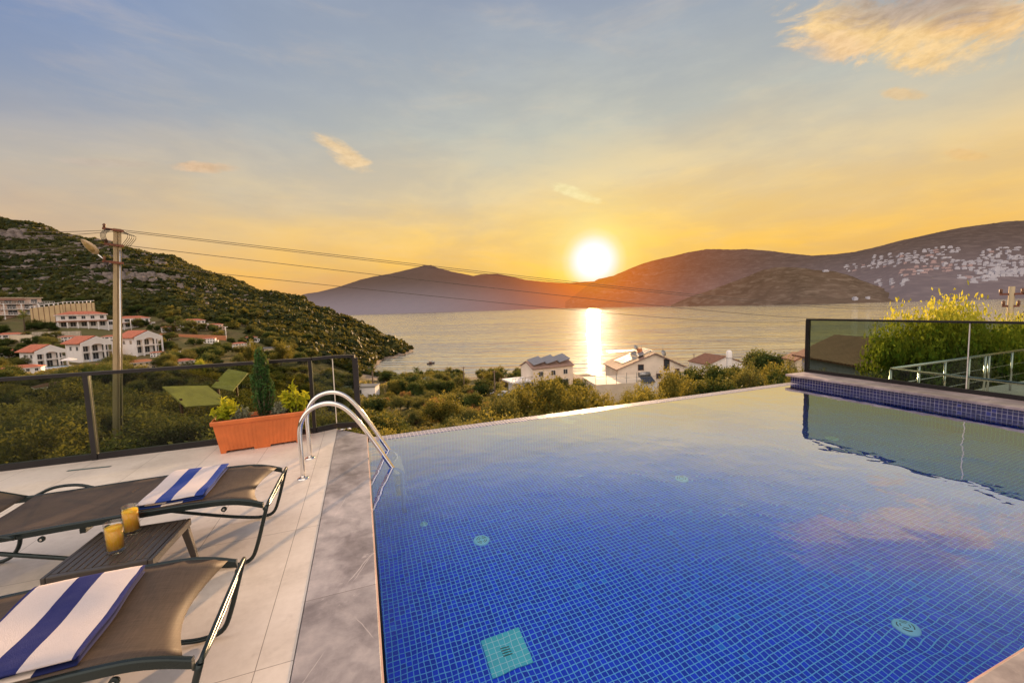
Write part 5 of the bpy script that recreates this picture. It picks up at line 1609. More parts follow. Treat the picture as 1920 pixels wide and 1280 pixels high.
for x in (-9.8, -3.2, 3.2, 9.8):
    window(e, x, -4, .2, 3.4, 2.3, 'f'); window(e, x, -2.6, 3.4, 3.2, 2.3, 'f')
for x in (-4, 1, 6): window(e, x, 0, 6.8, 2.4, 2.0, 'f')
mb = MB(); mb.prism([(-5.4, 8.1), (-1, 9.0), (-1, 9.15), (-5.4, 8.3)], 'x', -12.5, 2); mb.build('pergola', brown_tiles, e)

# tan retaining wall with ribs
def retaining(label, pa, pb, h, m=tan_render, ribs=12, bal=True):
    a, b = Vector(pa), Vector(pb); dv = b - a; L = dv.length; rz = atan2(dv.y, dv.x)
    e = thing('retaining_wall', label, 'wall', a, rz)
    sl = dv.z
    mb = MB(); vs = [(0, 0, -8), (L, 0, -8 + sl), (L, .6, -8 + sl), (0, .6, -8), (0, 0, h), (L, 0, h + sl), (L, .6, h + sl), (0, .6, h)]
    mb.add(vs, [(3, 2, 1, 0), (4, 5, 6, 7), (0, 1, 5, 4), (1, 2, 6, 5), (2, 3, 7, 6), (3, 0, 4, 7)]); mb.build('wall', m, e)
    for k in range(ribs):
        x = L * (k + .5) / ribs; z = sl * (k + .5) / ribs
        mb = MB(); mb.box(x - .07, -.14, -6 + z, x + .07, -.003, h + z - .05); mb.build('rib', brown_wood, e)
    if bal:
        mb = MB(); n = int(L / 1.5)
        for k in range(n):
            x = L * k / n; z = h + sl * k / n
            mb.box(x, .1, z, x + .3, .4, z + 1.0)
        mb.add([(0, .08, h + 1), (L, .08, h + sl + 1), (L, .42, h + sl + 1), (0, .42, h + 1), (0, .08, h + 1.2), (L, .08, h + sl + 1.2), (L, .42, h + sl + 1.2), (0, .42, h + 1.2)],
               [(3, 2, 1, 0), (4, 5, 6, 7), (0, 1, 5, 4), (1, 2, 6, 5), (2, 3, 7, 6), (3, 0, 4, 7)])
        mb.build('balustrade', white_plaster, e)
    return e
retaining('tall tan retaining wall with dark ribs right of the hotel', at(58, 598, 205), at(118, 590, 210), 5.2, ribs=6)
retaining('upper tan retaining wall with white balustrade left of the concrete pole', at(119, 588, 216), at(178, 585, 220), 5.0, ribs=6)
retaining('low stone terrace wall below the long villa', at(60, 628, 172), at(150, 626, 172), 1.2, stone_wall, 0, False)
retaining('low pale terrace wall at the left edge of the slope', at(-20, 634, 165), at(60, 632, 165), 1.0, cream_plaster, 0, False)
retaining('orange terrace wall below the highest villa', at(300, 632, 178), at(425, 636, 186), 1.6, mat('orange_render', (0.42, 0.17, 0.08), .85), 0, False)

# pools and parasols between the villas
pw = mat('far_pool_water', (0.16, 0.42, 0.72), 0.15, var=0.1)
umb = mat('parasol_cloth', (0.78, 0.70, 0.64), 0.8, var=0.05)
for px, py, w_, lab in ((108, 688, 30, 'small blue villa pool beside the white parasol'), (184, 676, 26, 'small blue villa pool just left of the concrete pole'), (322, 660, 20, 'small villa pool right of the portico villa')):
    p, d = ghit(px, py, 60); s = w_ / FP * d / 8
    e = thing('villa_pool', lab, 'pool', p + Vector((0, 0, .1)), facing(p) + .2, None, (s, s, s))
    mb = MB(); mb.box(-5, -3, -3, 5, 3, 0.0); mb.build('terrace', white_plaster, e)
    mb = MB(); mb.box(-3.8, -2, 0, 3.8, 2, 0.08); mb.build('water', pw, e)
for px, py, lab in ((110, 672, 'white parasol open beside the lowest portico villa'), (130, 678, 'blue folded parasol on the terrace right of the white parasol')):
    p, d = ghit(px, py + 12, 60)
    e = thing('parasol', lab, 'parasol', p)
    mb = MB(); mb.tube([(0, 0, 0), (0, 0, 2.6)], .05, 6); mb.build('pole', white_plaster, e)
    mb = MB(); mb.lathe([(1.9, 2.3), (1.0, 2.7), (0.02, 2.95)] if 'white' in lab else [(.15, 0.9), (.45, 1.2), (.1, 2.6)], 8, smooth=False); mb.build('canopy', umb if 'white' in lab else pw, e)
for px, py, lab in ((425, 640, 'slim white lamp post on the slope right of the rosy villa'), (247, 624, 'slim white lamp post below the villa right of the concrete pole'), (471, 672, 'slim pale post above the railing right of the yellow bush')):
    p, d = ghit(px, py, 60)
    e = thing('lamp_post', lab, 'lamp post', p)
    mb = MB(); mb.tube([(0, 0, -1), (0, 0, 6.4)], .10, 6); mb.build('post', white_plaster, e)
    mb = MB(); mb.box(-.1, -.1, 6.4, .9, .1, 6.55); mb.build('lamp_head', white_plaster, e)
p, d = ghit(363, 588, 100)
e = thing('metal_shelter', 'small shelter with a pale metal roof up in the scrub', 'shelter', p, facing(p))
mb = MB(); mb.box(-3.4, -2, 2.3, 3.4, 2, 2.5); mb.build('roof', grey_metal, e)
for sx in (-3, 3):
    mb = MB(); mb.box(sx - .1, -1.8, -1, sx + .1, -1.6, 2.3); mb.build('post', brown_wood, e)

# ------------------------------------------------------------------ houses by the water
corr = mat('corrugated_panel', (0.30, 0.29, 0.30), 0.35, 0.3, var=0.1, vscale=1)
def panel_slab(parent, c, ax, ay, m=corr, name='roof_panel'):
    """tilted panel with raised ribs; c centre, ax half width, ay half length"""
    c, ax, ay = Vector(c), Vector(ax), Vector(ay); n = ax.cross(ay).normalized() * .05
    mb = MB(); mb.obox(c, ax, ay, n)
    for k in range(7):
        q = c + ax * (-1 + 2 * (k + .5) / 7) + n * 1.6
        mb.obox(q, ax.normalized() * .05, ay, n * .8)
    return mb.build(name, m, parent)

def place(px, d, py_base=None):
    p = gpt(px, d); return p

muted_roof = roof_mat('muted_roof_tiles', (0.30, 0.19, 0.15), 1.5)
house_cream = mat('house_cream', (0.74, 0.63, 0.52), .8, var=.10, vscale=.5)
# house one
p = gpt(1022, 120); e = thing('seaside_house', 'pale house by the water with three tilted roof panels, left of the sun glitter', 'house', p, facing(p) + radians(28))
W, L, H = 13, 8, 0
zt = at(1022, 690, 120).z - p.z
H = zt + 0.8
mb = MB(); mb.box(-W / 2, -L / 2, -3, W / 2, L / 2, H); mb.prism([(-L / 2, H), (L / 2, H), (0, H + 1.5)], 'x', -W / 2 + .001, W / 2 - .001); mb.build('wall', house_cream, e)
gable_roof(W, L, H + .02, 1.6, .35, 'x').build('roof', muted_roof, e)
for k in (-1, 0, 1): panel_slab(e, (k * 4.1, -1.4, H + 2.0 + .1 * k), (1.85, 0, 0.42), (0, 2.3, 0.55))
for x in (-4, 0, 4): window(e, x, -L / 2, H - 2.3, 1.3, 1.3, 'f'); window(e, x, -L / 2, H - 5.4, 1.6, 1.6, 'f')
window(e, W / 2, 1, H - 2.2, 1.2, 1.2, 'r'); window(e, W / 2, -1.8, H - 5.4, 1.4, 1.5, 'r')
mb = MB(); mb.box(-W / 2 - 4.6, -L / 2 + .5, -3, -W / 2 - .003, L / 2 - 1, H - 3.6); mb.box(-W / 2 - 6.4, -L / 2, H - 3.6, -W / 2 - .003, L / 2 - .5, H - 3.2); mb.build('annex', white_plaster, e)
mb = MB(); mb.box(-W / 2 - 6.3, -L / 2 + .1, H - 2.3, -W / 2 - .01, -L / 2 + .15, H - 2.2)
for k in range(7): mb.box(-W / 2 - 6.3 + k, -L / 2 + .1, H - 3.2, -W / 2 - 6.24 + k, -L / 2 + .15, H - 2.3)
mb.build('balcony_railing', grey_metal, e)

# house two, the big gable
p = gpt(1205, 92); e = thing('seaside_house', 'big cream house by the water with a gable end, small windows and satellite dishes', 'house', p, facing(p) + radians(20))
W, L = 14.5, 10
H = at(1205, 684, 92).z - p.z
mb = MB(); mb.box(-W / 2, -L / 2, -3, W / 2, L / 2, H); mb.prism([(-W / 2, H), (W / 2, H), (0.8, H + 3.0)], 'y', -L / 2 + .001, L / 2 - .001); mb.build('wall', house_cream, e)
mb = MB(); mb.prism([(-W / 2 - .5, H - .2), (0.8, H + 3.05), (W / 2 + .5, H - .2), (W / 2 + .5, H), (.8, H + 3.3), (-W / 2 - .5, H)], 'y', -L / 2 - .4, L / 2 + .4); mb.build('roof', muted_roof, e)
for k in (0, 1): panel_slab(e, (-4.6 + k * 3.6, -2.0 + .6 * k, H + 1.7 + k * 1.35), (1.7, 0, .58), (0, 2.9, 0))
panel_slab(e, (-3.6, 2.8, H + 3.0), (3.6, 0, .1), (0, 1.8, 0), grey_metal, 'pergola')
for x, z, w_, h_ in ((-2.3, H - .3, 1.1, 1.1), (3.3, H - .6, 1.1, 2.4), (1.6, H - 2.2, 1.0, .9), (-4.6, H - 2.2, .9, .8), (5.6, H - 1.2, .8, .8), (-1.5, H - 5, 1.6, 1.8), (2.5, H - 5, 1.6, 1.8)):
    window(e, x, -L / 2, z, w_, h_, 'f', brown_wood, bars=0)
for x in (-.8, .0, 5.0):
    m2 = MB(); m2.tube([(x, 1, H + 2), (x, 1, H + 4.6)], .04, 5); m2.build('antenna', grey_metal, e)
mb = MB(); mb.box(-1.6, -1.5, H + 2.2, -.7, -.6, H + 3.9); mb.build('chimney', orange_tiles, e)
for x, z, r_ in ((-1.9, H + 4.2, .55), (4.4, H + 2.7, .75)):
    m2 = MB(); m2.lathe([(0, 0.12), (r_ * .6, .04), (r_, -.08)], 14); o = m2.build('satellite_dish', grey_metal, e, loc=(x, -1, z)); o.rotation_euler = (radians(65), 0, radians(30))
    m2 = MB(); m2.tube([(x, -1, z - 1.6), (x, -1, z)], .05, 5); m2.build('dish_mount', grey_metal, e)
# terrace with railing in front of it
p2 = gpt(1150, 80); e = thing('roof_terrace', 'flat terrace with thin posts and glass in front of the cream gable house', 'terrace', p2, facing(p2) + radians(20))
H2 = at(1150, 712, 80).z - p2.z
mb = MB(); mb.box(-5, -4, -3, 7, 5, H2); mb.build('slab', cream_plaster, e)
mb = MB()
for k in range(7): mb.box(-5 + k * 1.98, -3.95, H2, -4.93 + k * 1.98, -3.88, H2 + 2.0)
mb.box(-5, -3.95, H2 + 1.0, 7, -3.9, H2 + 1.06); mb.build('railing', grey_metal, e)
q = at(1208, 702, 78); g_ = gz(q.x, q.y)
e = thing('solar_water_heater', 'solar water heater with round grey tank beside the gable house', 'water heater', (q.x, q.y, g_), facing(q) + .5)
zz = q.z - g_
mb = MB(); mb.tube([(-1.1, 0, zz), (1.1, 0, zz)], .48, 14); mb.build('tank', grey_metal, e)
mb = MB(); mb.obox((0, -1.1, zz - .7), (1.2, 0, 0), (0, .9, .5), (0, -.02, .04)); mb.build('collector', dark_glass, e)
mb = MB(); mb.box(-1.8, -1.6, -2, 1.8, 1.4, zz - 1.25); mb.build('plinth', white_plaster, e)
# house three
p = gpt(1342, 140); e = thing('seaside_house', 'small white house with brown gable roof right of the utility pole, by the water', 'house', p, facing(p) + radians(38))
H = at(1342, 678, 140).z - p.z
mb = MB(); mb.box(-6.5, -5, -3, 6.5, 5, H); mb.prism([(-6.5, H), (6.5, H), (0, H + 2.2)], 'y', -4.99, 4.99); mb.build('wall', white_plaster, e)
gable_roof(13, 10, H + .02, 2.3, .4, 'y').build('roof', brown_tiles, e)
for x in (-3, 2.5): window(e, x, -5, H - 2, 1.5, 1.3, 'f')
window(e, 6.5, -2, H - 2.2, 1.2, 1.3, 'r')
q = at(1367, 668, 128); g_ = gz(q.x, q.y)
e = thing('white_tank', 'white rounded tank standing above the trees right of the brown-roofed house', 'tank', (q.x, q.y, g_))
zz = q.z - g_; mb = MB(); mb.lathe([(0, zz + 2), (.5, zz + 1.9), (.85, zz + 1.4), (.9, zz - .8), (.9, 0)], 16); mb.build('tank', white_plaster, e)
mb = MB(); mb.lathe([(.95, zz - .4), (.97, zz - .55)], 16); mb.build('band', grey_metal, e)

# neighbour's house behind the right glass
p = gpt(1650, 30); e = thing('neighbour_house', 'house with dark brown tiled roof seen through the right glass', 'house', p, facing(p) + radians(40))
H = at(1650, 672, 30).z - p.z
W, L = 6.0, 7.4
mb = MB(); mb.box(-W / 2, -L / 2, -3, W / 2, L / 2, H); mb.prism([(-W / 2, H), (W / 2, H), (0, H + 1.3)], 'y', -L / 2 + .001, L / 2 - .001); mb.build('wall', mat('grey_plaster', (0.45, 0.42, 0.46), .8), e)
gable_roof(W, L, H + .02, 1.35, .5, 'y', .14).build('roof', brown_tiles, e)
window(e, 1.2, -L / 2, H - 1.1, .8, .8, 'f', brown_wood); window(e, -1.4, -L / 2, H - 1.3, .8, 1.0, 'f', brown_wood)
mb = MB(); mb.box(.9, .5, H + .9, 1.5, 1.1, H + 2.1); mb.build('chimney', white_plaster, e)
q = at(1500, 668, 60); p = Vector((q.x, q.y, gz(q.x, q.y)))
e = thing('neighbour_house', 'small house with a brown roof peeping over the trees left of the right railing', 'house', p, facing(p) + radians(30))
H = q.z - p.z
mb = MB(); mb.box(-1.4, -1.4, -3, 1.4, 1.4, H - .4); mb.build('wall', cream_plaster, e); gable_roof(2.8, 2.8, H - .38, .7, .3, 'y').build('roof', brown_tiles, e); window(e, 0, -1.4, H - 1.8, 1, 1, 'f')

# sheds at the left shore
p, d = ghit(686, 742, 40); s = 44 / FP * d / 6
e = thing('flat_roofed_shed', 'pale flat-roofed shed near the beach, right behind the corner post', 'shed', p, facing(p) - .3, None, (s, s, s))
mb = MB(); mb.box(-3, -2, -2, 3, 2, 2.6); mb.build('wall', white_plaster, e); mb = MB(); mb.box(-3.2, -2.2, 2.6, 3.2, 2.2, 2.8); mb.build('roof', grey_metal, e)
window(e, -1, -2, 1, 1.2, 1, 'f')
p, d = ghit(640, 742, 40)
e = thing('grey_container', 'grey green container behind the glass at the railing corner', 'container', p, facing(p) + .1, None, (s, s, s))
mb = MB(); mb.box(-2.4, -1.2, 0, 2.4, 1.2, 2.4)
for k in range(16): mb.box(-2.35 + k * .3, -1.25, .1, -2.2 + k * .3, -1.2, 2.3)
mb.build('body', mat('container_paint', (0.22, 0.27, 0.26), .5), e)
p, d = ghit(520, 662, 60); e = thing('beach_house', 'low grey building on the valley floor below the promontory', 'house', p, facing(p))
mb = MB(); mb.box(-5, -3, -2, 5, 3, 2.6); mb.build('wall', cream_plaster, e); mb = MB(); mb.box(-5.3, -3.3, 2.6, 5.3, 3.3, 2.8); mb.build('roof', grey_metal, e); window(e, 1, -3, .8, 1.6, 1.2, 'f')
p, d = ghit(808, 728, 60); e = thing('beach_house', 'small white house with green gable roof among the trees by the bay', 'house', p, facing(p) + .5)
s = 30 / FP * d / 6; e.scale = (s, s, s)
mb = MB(); mb.box(-3, -3, -2, 3, 3, 2.4); mb.prism([(-3, 2.4), (3, 2.4), (0, 3.9)], 'y', -2.99, 2.99); mb.build('wall', white_plaster, e)
gable_roof(6, 6, 2.42, 1.55, .5, 'y').build('roof', mat('green_roof_sheet', (0.05, 0.09, 0.07), .5), e); window(e, 0, -3, .8, 1, 1.1, 'f')
# yellow-green sloped roofs seen through the left glass
shm = mat('mossy_roof_sheet', (0.36, 0.33, 0.07), .7, var=.25, vscale=1.2)
for px, py, d, w_, l_, rz, tilt, lab in ((370, 742, 26, 1.3, 1.6, 0.5, 0.35, 'tilted mossy yellow roof sheet behind the left glass'), (432, 712, 30, .7, 1.6, -0.5, 0.3, 'narrow tilted yellow roof sheet behind the planter')):
    q = at(px, py, d); g_ = gz(q.x, q.y)
    e = thing('lean_to', lab, 'lean-to', (q.x, q.y, g_), facing(q) + rz); zz = q.z - g_
    mb = MB(); mb.obox((0, 0, zz), (w_, 0, -.6 * tilt), (0, l_ * .7, l_ * tilt), (0, -.02, .04)); mb.build('roof', shm, e)
    for sx in (-1, 1):
        mb = MB(); mb.box(sx * w_ * .9 - .06, -.5, -.5, sx * w_ * .9 + .06, -.38, zz + (-.3 if sx > 0 else 0.1)); mb.build('post', brown_wood, e)

# ------------------------------------------------------------------ cars, boat
def car(label, px, py, dmin, paint, rz, target=None):
    p, d = ghit(px, py, dmin)
    e = thing('parked_car', label, 'car', p + Vector((0, 0, .05)), facing(p) + rz, 'cars parked near the bay')
    m = mat('paint_' + label.split()[0], paint, .3, 0, var=.03)
    sec = [(-2.1, .35), (-2.15, .75), (-1.5, .95), (-1.9, .96)]
    mb = MB(); prof = [(-2.15, .3), (-2.18, .72), (-2.0, .92), (-1.35, .98), (-.75, 1.44), (.85, 1.47), (1.55, 1.05), (2.05, .95), (2.15, .6), (2.1, .3)]
    mb.prism(prof, 'y', -.85, .85); mb.build('body', m, e, bevel=.08)
    mb = MB()
    for y0, y1 in ((-.87, -.852), (.852, .87)): mb.prism([(-1.15, 1.0), (-.68, 1.36), (.75, 1.38), (1.25, 1.03)], 'y', y0, y1)
    mb.build('side_window', dark_glass, e)
    mb = MB(); mb.obox((-1.06, 0, 1.22), (.30, 0, .235), (0, .7, 0), (-.01, 0, .015)); mb.build('windscreen', dark_glass, e)
    mb = MB(); mb.obox((1.22, 0, 1.27), (.27, 0, -.17), (0, .7, 0), (.01, 0, .015)); mb.build('rear_window', dark_glass, e)
    for x in (-1.35, 1.35):
        for y in (-.86, .7):
            mb = MB(); mb.tube([(x, y, .32), (x, y + .18, .32)], .32, 16, smooth=False); o = mb.build('wheel', black, e)
            mb = MB(); yy = y - .004 if y < 0 else y + .18; mb.tube([(x, yy, .32), (x, yy + .004, .32)], .19, 12); mb.build('rim', grey_metal, o)
    for y in (-.6, .6):
        mb = MB(); mb.box(-2.19, y - .17, .62, -2.15, y + .17, .76); mb.build('headlight', window_frame, e)
    return e
car('white car parked on the track left of the wooden pole', 921, 741, 40, (.8, .78, .76), radians(80))
car('silver car parked on the track right of the wooden pole', 945, 744, 40, (.5, .5, .52), radians(60))
car('dark car parked behind the railing corner, below the grey container', 628, 752, 40, (.02, .02, .03), radians(10))

r_ = ray(808, 682); t_ = (-30 - EYE) / r_[2]; bx, by = f2w(r_[0] * t_, r_[1] * t_)
e = thing('small_boat', 'small dark boat with a canopy moored alone in the bay', 'boat', (bx, by, -30), facing(Vector((bx, by, 0))) + .5)
hull = []
for x, w_, z0 in ((-2.4, .75, .7), (-1, .95, .65), (.6, .95, .7), (1.9, .55, .85), (2.5, .06, 1.0)): hull.append((x, w_, z0))
vs, fs = [], []
for x, w_, z1 in hull: vs += [(x, -w_, z1), (x, -w_ * .6, -.2), (x, w_ * .6, -.2), (x, w_, z1)]
for i in range(4):
    for k in range(3): fs.append((i * 4 + k, i * 4 + 4 + k, i * 4 + 5 + k, i * 4 + 1 + k))
    fs.append((i * 4 + 3, i * 4 + 7, i * 4 + 4, i * 4))
fs += [(0, 1, 2, 3), (19, 18, 17, 16)]
mb = MB(); mb.add(vs, fs); mb.build('hull', mat('dark_hull', (.07, .05, .05), .5), e)
mb = MB(); mb.box(-1.5, -.9, 2.1, .9, .9, 2.2); mb.build('canopy', mat('canvas', (.35, .3, .28), .8), e)
for x in (-1.4, .8):
    for y in (-.8, .8): mb = MB(); mb.tube([(x, y, .6), (x, y, 2.1)], .04, 5); mb.build('post', black, e)
mb = MB(); mb.box(-.9, -.6, .6, .3, .6, 1.3); mb.build('cabin', brown_wood, e)
for px, py, lab in ((886, 676, ''),): pass

# ------------------------------------------------------------------ palms
def palm(label, px, pytop, py_base, dmin, fr=1.7, n=26, group='palms near the bay'):
    p, d = ghit(px, py_base, dmin)
    h = (at(px, pytop, d).z - p.z) * .86
    e = thing('palm_tree', label, 'palm', p, random.uniform(0, 6), group)
    mb = MB(); mb.tube([(0, 0, -.5), (.05, .02, h * .5), (0, 0, h)], [.3, .22, .24], 8); mb.build('trunk', bark, e)
    V, Sh = [], []
    for i in range(n):
        a = random.uniform(0, 2 * pi); el = random.uniform(-.5, 1.25); L = fr * random.uniform(.8, 1.15)
        pts = []; q = Vector((0, 0, h)); dr = Vector((cos(a) * cos(el), sin(a) * cos(el), sin(el)))
        for k in range(9): pts.append(q.copy()); q += dr * (L / 8); dr = (dr + Vector((0, 0, -.17))).normalized()
        sd = Vector((-sin(a), cos(a), 0))
        for k in range(1, 9):
            w_ = L * .26 * sin(pi * (k / 9.5)) + .05
            for sg in (-1, 1):
                for u in (0, .5):
                    b = pts[k - 1].lerp(pts[k], u); tip = b + sd * sg * w_ + (pts[k] - pts[k - 1]) * 1.1 + Vector((0, 0, -.12 * L * .3))
                    wd = (pts[k] - pts[k - 1]) * .22
                    V += [tuple(b - wd), tuple(b + wd), tuple(tip + wd * .2), tuple(tip - wd * .2)]; Sh.append(random.uniform(.2, .9))
    npmesh('fronds', np.array(V), np.arange(len(V)).reshape(-1, 4), palmm, e, np.array(Sh))
    return e
palm('palm with a thick trunk at the left end of the beach trees', 700, 684, 732, 60)
palm('tall palm rising above the trees left of the moored boat', 782, 688, 722, 70)
palm('palm in front of the water left of the wooden pole with a lamp', 852, 700, 726, 80)
palm('palm directly left of the house with tilted roof panels', 949, 695, 725, 60)
palm('palm on the villa slope in front of the tan wall', 47, 585, 622, 100, 2.6)
palm('small palm beside the first one at the beach', 742, 700, 728, 70)

# ------------------------------------------------------------------ utility poles, lamp, wires
PD = 14.0
pt = at(220, 429, PD); pf = at(221, 843, PD); ax_ = (pt - pf).normalized(); gb0 = pf.copy()
while gb0.z > gz(gb0.x, gb0.y): gb0 -= ax_ * .05
gb = gb0.z
e = thing('utility_pole', 'tall square concrete utility pole with insulators behind the left railing', 'utility pole', gb0, 0)
e.rotation_euler = (ax_.to_track_quat('Z', 'Y').to_matrix() @ Matrix.Identity(3)).to_euler()
_x = Vector((-pt.y, pt.x, 0)).normalized() * -1; _y = ax_.cross(_x).normalized(); _x = _y.cross(ax_).normalized()
e.rotation_euler = Matrix((_x, _y, ax_)).transposed().to_euler()
hp = (pt - gb0).length
mb = MB()
b0, b1 = .145, .098
vs = []
for z, b in ((-.5, b0), (hp, b1)):
    vs += [(-b, -b, z), (-b * .08, -b, z), (-b * .08, -b * .55, z), (b * .25, -b * .55, z), (b * .25, -b, z), (b, -b, z), (b, b, z), (-b, b, z)]
mb.add(vs, [tuple(range(8))[::-1], tuple(range(8, 16))] + [(i, (i + 1) % 8, (i + 1) % 8 + 8, i + 8) for i in range(8)])
mb.build('pole', concrete, e)
rust = mat('rusty_steel', (0.20, 0.075, 0.045), .7, .2, var=.3, vscale=9)
for z, w_ in ((hp - .06, .26), (hp - .55, .22), (hp - 1.12, .26)):
    mb = MB(); mb.box(-b1 - w_, -b1 - .06, z - .035, b1 + .06, -b1 - .003, z + .035); o = mb.build('crossarm', rust, e)
    for x in (-b1 - w_ + .05,):
        mb = MB(); mb.lathe([(.02, 0), (.045, .02), (.03, .05), (.05, .08), (.03, .12), (0, .14)], 10, (x, -b1 - .03, z + .035)); mb.build('insulator', brown_wood, o)
for z in (hp - .06, hp - .56, hp - 1.13):
    mb = MB(); mb.box(-b1 - .012, -b1 - .002, z - .03, b1 + .012, b1 + .012, z + .03); mb.build('band', rust, e)
for k in range(5):
    x = -b1 - .04 - .03 * k
    mb = MB(); mb.tube(smooth_path([(x, -b1 - .07, hp - .05), (x - .14, -b1 - .08, hp - .25), (x - .08, -b1 - .08, hp - .5)], 4), .008, 5); mb.build('jumper_wire', black, e)
    mb = MB(); mb.tube(smooth_path([(b1, -b1 - .02, hp - .02 - .03 * k), (b1 + .16 + .05 * k, -b1 - .05, hp - .2), (b1 + .05 * k, -b1 - .05, hp - .55)], 4), .008, 5); mb.build('jumper_wire', black, e)
for k in range(5):
    mb = MB(); mb.tube(smooth_path([(-.2 - .03 * k, -b1 - .06, hp - 1.1), (-.25 + .03 * k, -b1 - .07, hp - 1.35 - .03 * k), (-.14, -b1 - .05, hp - 1.15)], 4), .006, 5); mb.build('hanging_cable', black, e)
mb = MB(); mb.tube([(.09, -b1 - .04, -.4), (.06, -b1 - .02, hp - .7)], .022, 8); mb.build('conduit', steel, e)
# lamp on its arm
lampm = mat('lamp_housing', (0.58, 0.44, 0.28), .45, .2, var=.12, vscale=8); lens = mat('lamp_lens', (0.42, 0.30, 0.13), .2, var=.2, vscale=10)
root = e.matrix_basis if False else Matrix.Translation(e.location) @ Matrix.Rotation(e.rotation_euler.z, 4, 'Z')
a0 = at(205, 496, PD - .2); a1 = at(184, 477, PD - .4); a2 = at(151, 448, PD - .7)
e = thing('street_lamp', 'oval street lamp head on a short arm, pointing left off the concrete pole', 'street lamp', a0)
mb = MB(); a0b = at(216, 492, PD - .05)
mb.tube([a0b - a0, Vector((0, 0, 0)), a1 - a0], .022, 8); mb.build('arm', steel, e)
dx = (a2 - a1); Ln = dx.length; dx.normalize(); up = Vector((0, 0, 1)); sd = dx.cross(up).normalized(); upn = sd.cross(dx).normalized()
# roll the head so its lens side faces down-left towards the terrace
rollm = Matrix.Rotation(radians(28), 3, dx); sd = rollm @ sd; upn = rollm @ upn
def egg(scale_up, low, sc=1.0, name='housing', m=lampm, off=0.0):
    mb = MB(); vs, fs = [], []; nx, ns = 14, 16
    for i in range(nx + 1):
        u = i / nx; wd = .155 * sc * (sin(pi * (u ** .75)) ** .6 if 0 < u < 1 else 0.02)
        for k in range(ns):
            a = 2 * pi * k / ns; c_, s_ = cos(a), sin(a)
            hgt = (scale_up if s_ > 0 else low) * wd
            vs.append((a1 - a0) + dx * (Ln * (off + (1 - 2 * off) * u)) + sd * (c_ * wd) + upn * (s_ * hgt))
    for i in range(nx):
        for k in range(ns):
            k2 = (k + 1) % ns; fs.append((i * ns + k, i * ns + k2, (i + 1) * ns + k2, (i + 1) * ns + k))
    mb.add(vs, fs, True); return mb.build(name, m, e)
egg(.75, .18); egg(.1, .42, .78, 'lens', lens, .16)

# wires: sagging cables, each a thing
wire_m = mat('cable', (0.10, 0.075, 0.06), .6, var=.1)
def wire(label, a, b, sag, r=.012, group='power lines of the concrete pole'):
    pts = []; n = 30
    for k in range(n + 1):
        u = k / n; p = a.lerp(b, u); p.z -= sag * 4 * u * (1 - u); pts.append(p)
    e = MB(); e.tube([p - a for p in pts], [r * (1 + 2.2 * min(1, (p - a).length / 90)) for p in pts], 5)
    tag(e.build('power_line', wire_m, loc=a), label, 'cable', group)
for py0, px0, ex, ey, lab in ((431, 228, 1760, 566, 'topmost power line running right from the concrete pole to the sea'), (435, 236, 1762, 570, 'power line just below the topmost one, right of the pole'),
                         (460, 234, 1700, 588, 'middle power line crossing the island, right of the pole'), (494, 234, 1560, 592, 'lowest power line running right from the concrete pole')):
    a = at(px0, py0, PD); b = at(ex, ey, 150)
    wire(lab, a, b, 2.2, .010)
for py0, py1, lab in ((431, 422, 'topmost power line running left from the concrete pole'), (434, 433, 'second power line from the top, left of the pole'), (456, 457, 'upper of the two middle power lines left of the pole'),
                      (459, 466, 'lower of the two middle power lines left of the pole'), (488, 494, 'lowest power line running left from the concrete pole')):
    a = at(214, py0, PD); m_ = at(0, py1, PD + .5); b = a + (m_ - a) * 4; b.z += .9
    wire(lab, a, b, 0.6, .009)

def wood_pole(label, px, pytop, py_base, dmin, arms=1, w_=.14, dd=None, as_=.55):
    if dd is None: p, d = ghit(px, py_base, dmin)
    else:
        d = dd; p = gpt(px, d)
    top = at(px, pytop, d); h = top.z - p.z
    e = thing('wooden_pole', label, 'utility pole', p, facing(p), None)
    mb = MB(); mb.tube([(0, 0, -.5), (0, 0, h)], [w_ * 1.2, w_ * .8], 8); mb.build('pole', concrete if dd else bark, e)
    for k in range(arms):
        mb = MB(); mb.box((-.9 + .25 * k) * as_, -.06, h - .35 - k * .8 * (as_ * .6 + .4), (.9 - .25 * k) * as_, .06, h - .27 - k * .8 * (as_ * .6 + .4)); o = mb.build('crossarm', rust, e)
        for x in ((-.8 + .25 * k) * as_, (.8 - .25 * k) * as_):
            mb = MB(); mb.lathe([(.03, 0), (.06, .03), (.04, .08), (.06, .14), (0, .2)], 8, (x, 0, h - .27 - k * .8 * (as_ * .6 + .4))); mb.build('insulator', brown_wood, o)
    return e
wood_pole('thin pole with a lamp arm standing among the trees, right of the moored boat', 871, 687, 740, 60)
wood_pole('pole standing between the white and the silver car', 929, 694, 762, 40)
wood_pole('thin dark pole at the left of the small brown-roofed house', 1301, 663, 712, 60)
e = wood_pole('concrete pole with two crossarms behind the bright green tree at right', 1897, 537, 0, 0, 2, .11, 17, .36)
for k in range(3):
    mb = MB(); x = .3 + .2 * k; mb.tube(smooth_path([(x, -.08, -.2), (x + .15, -.1, -.8), (.12, -.1, -1.4)], 4), .015, 5); o = mb.build('hanging_cable', black, e); o.location.z = at(1897, 537, 17).z - e.location.z

# ------------------------------------------------------------------ trees one can tell apart
ty = tree
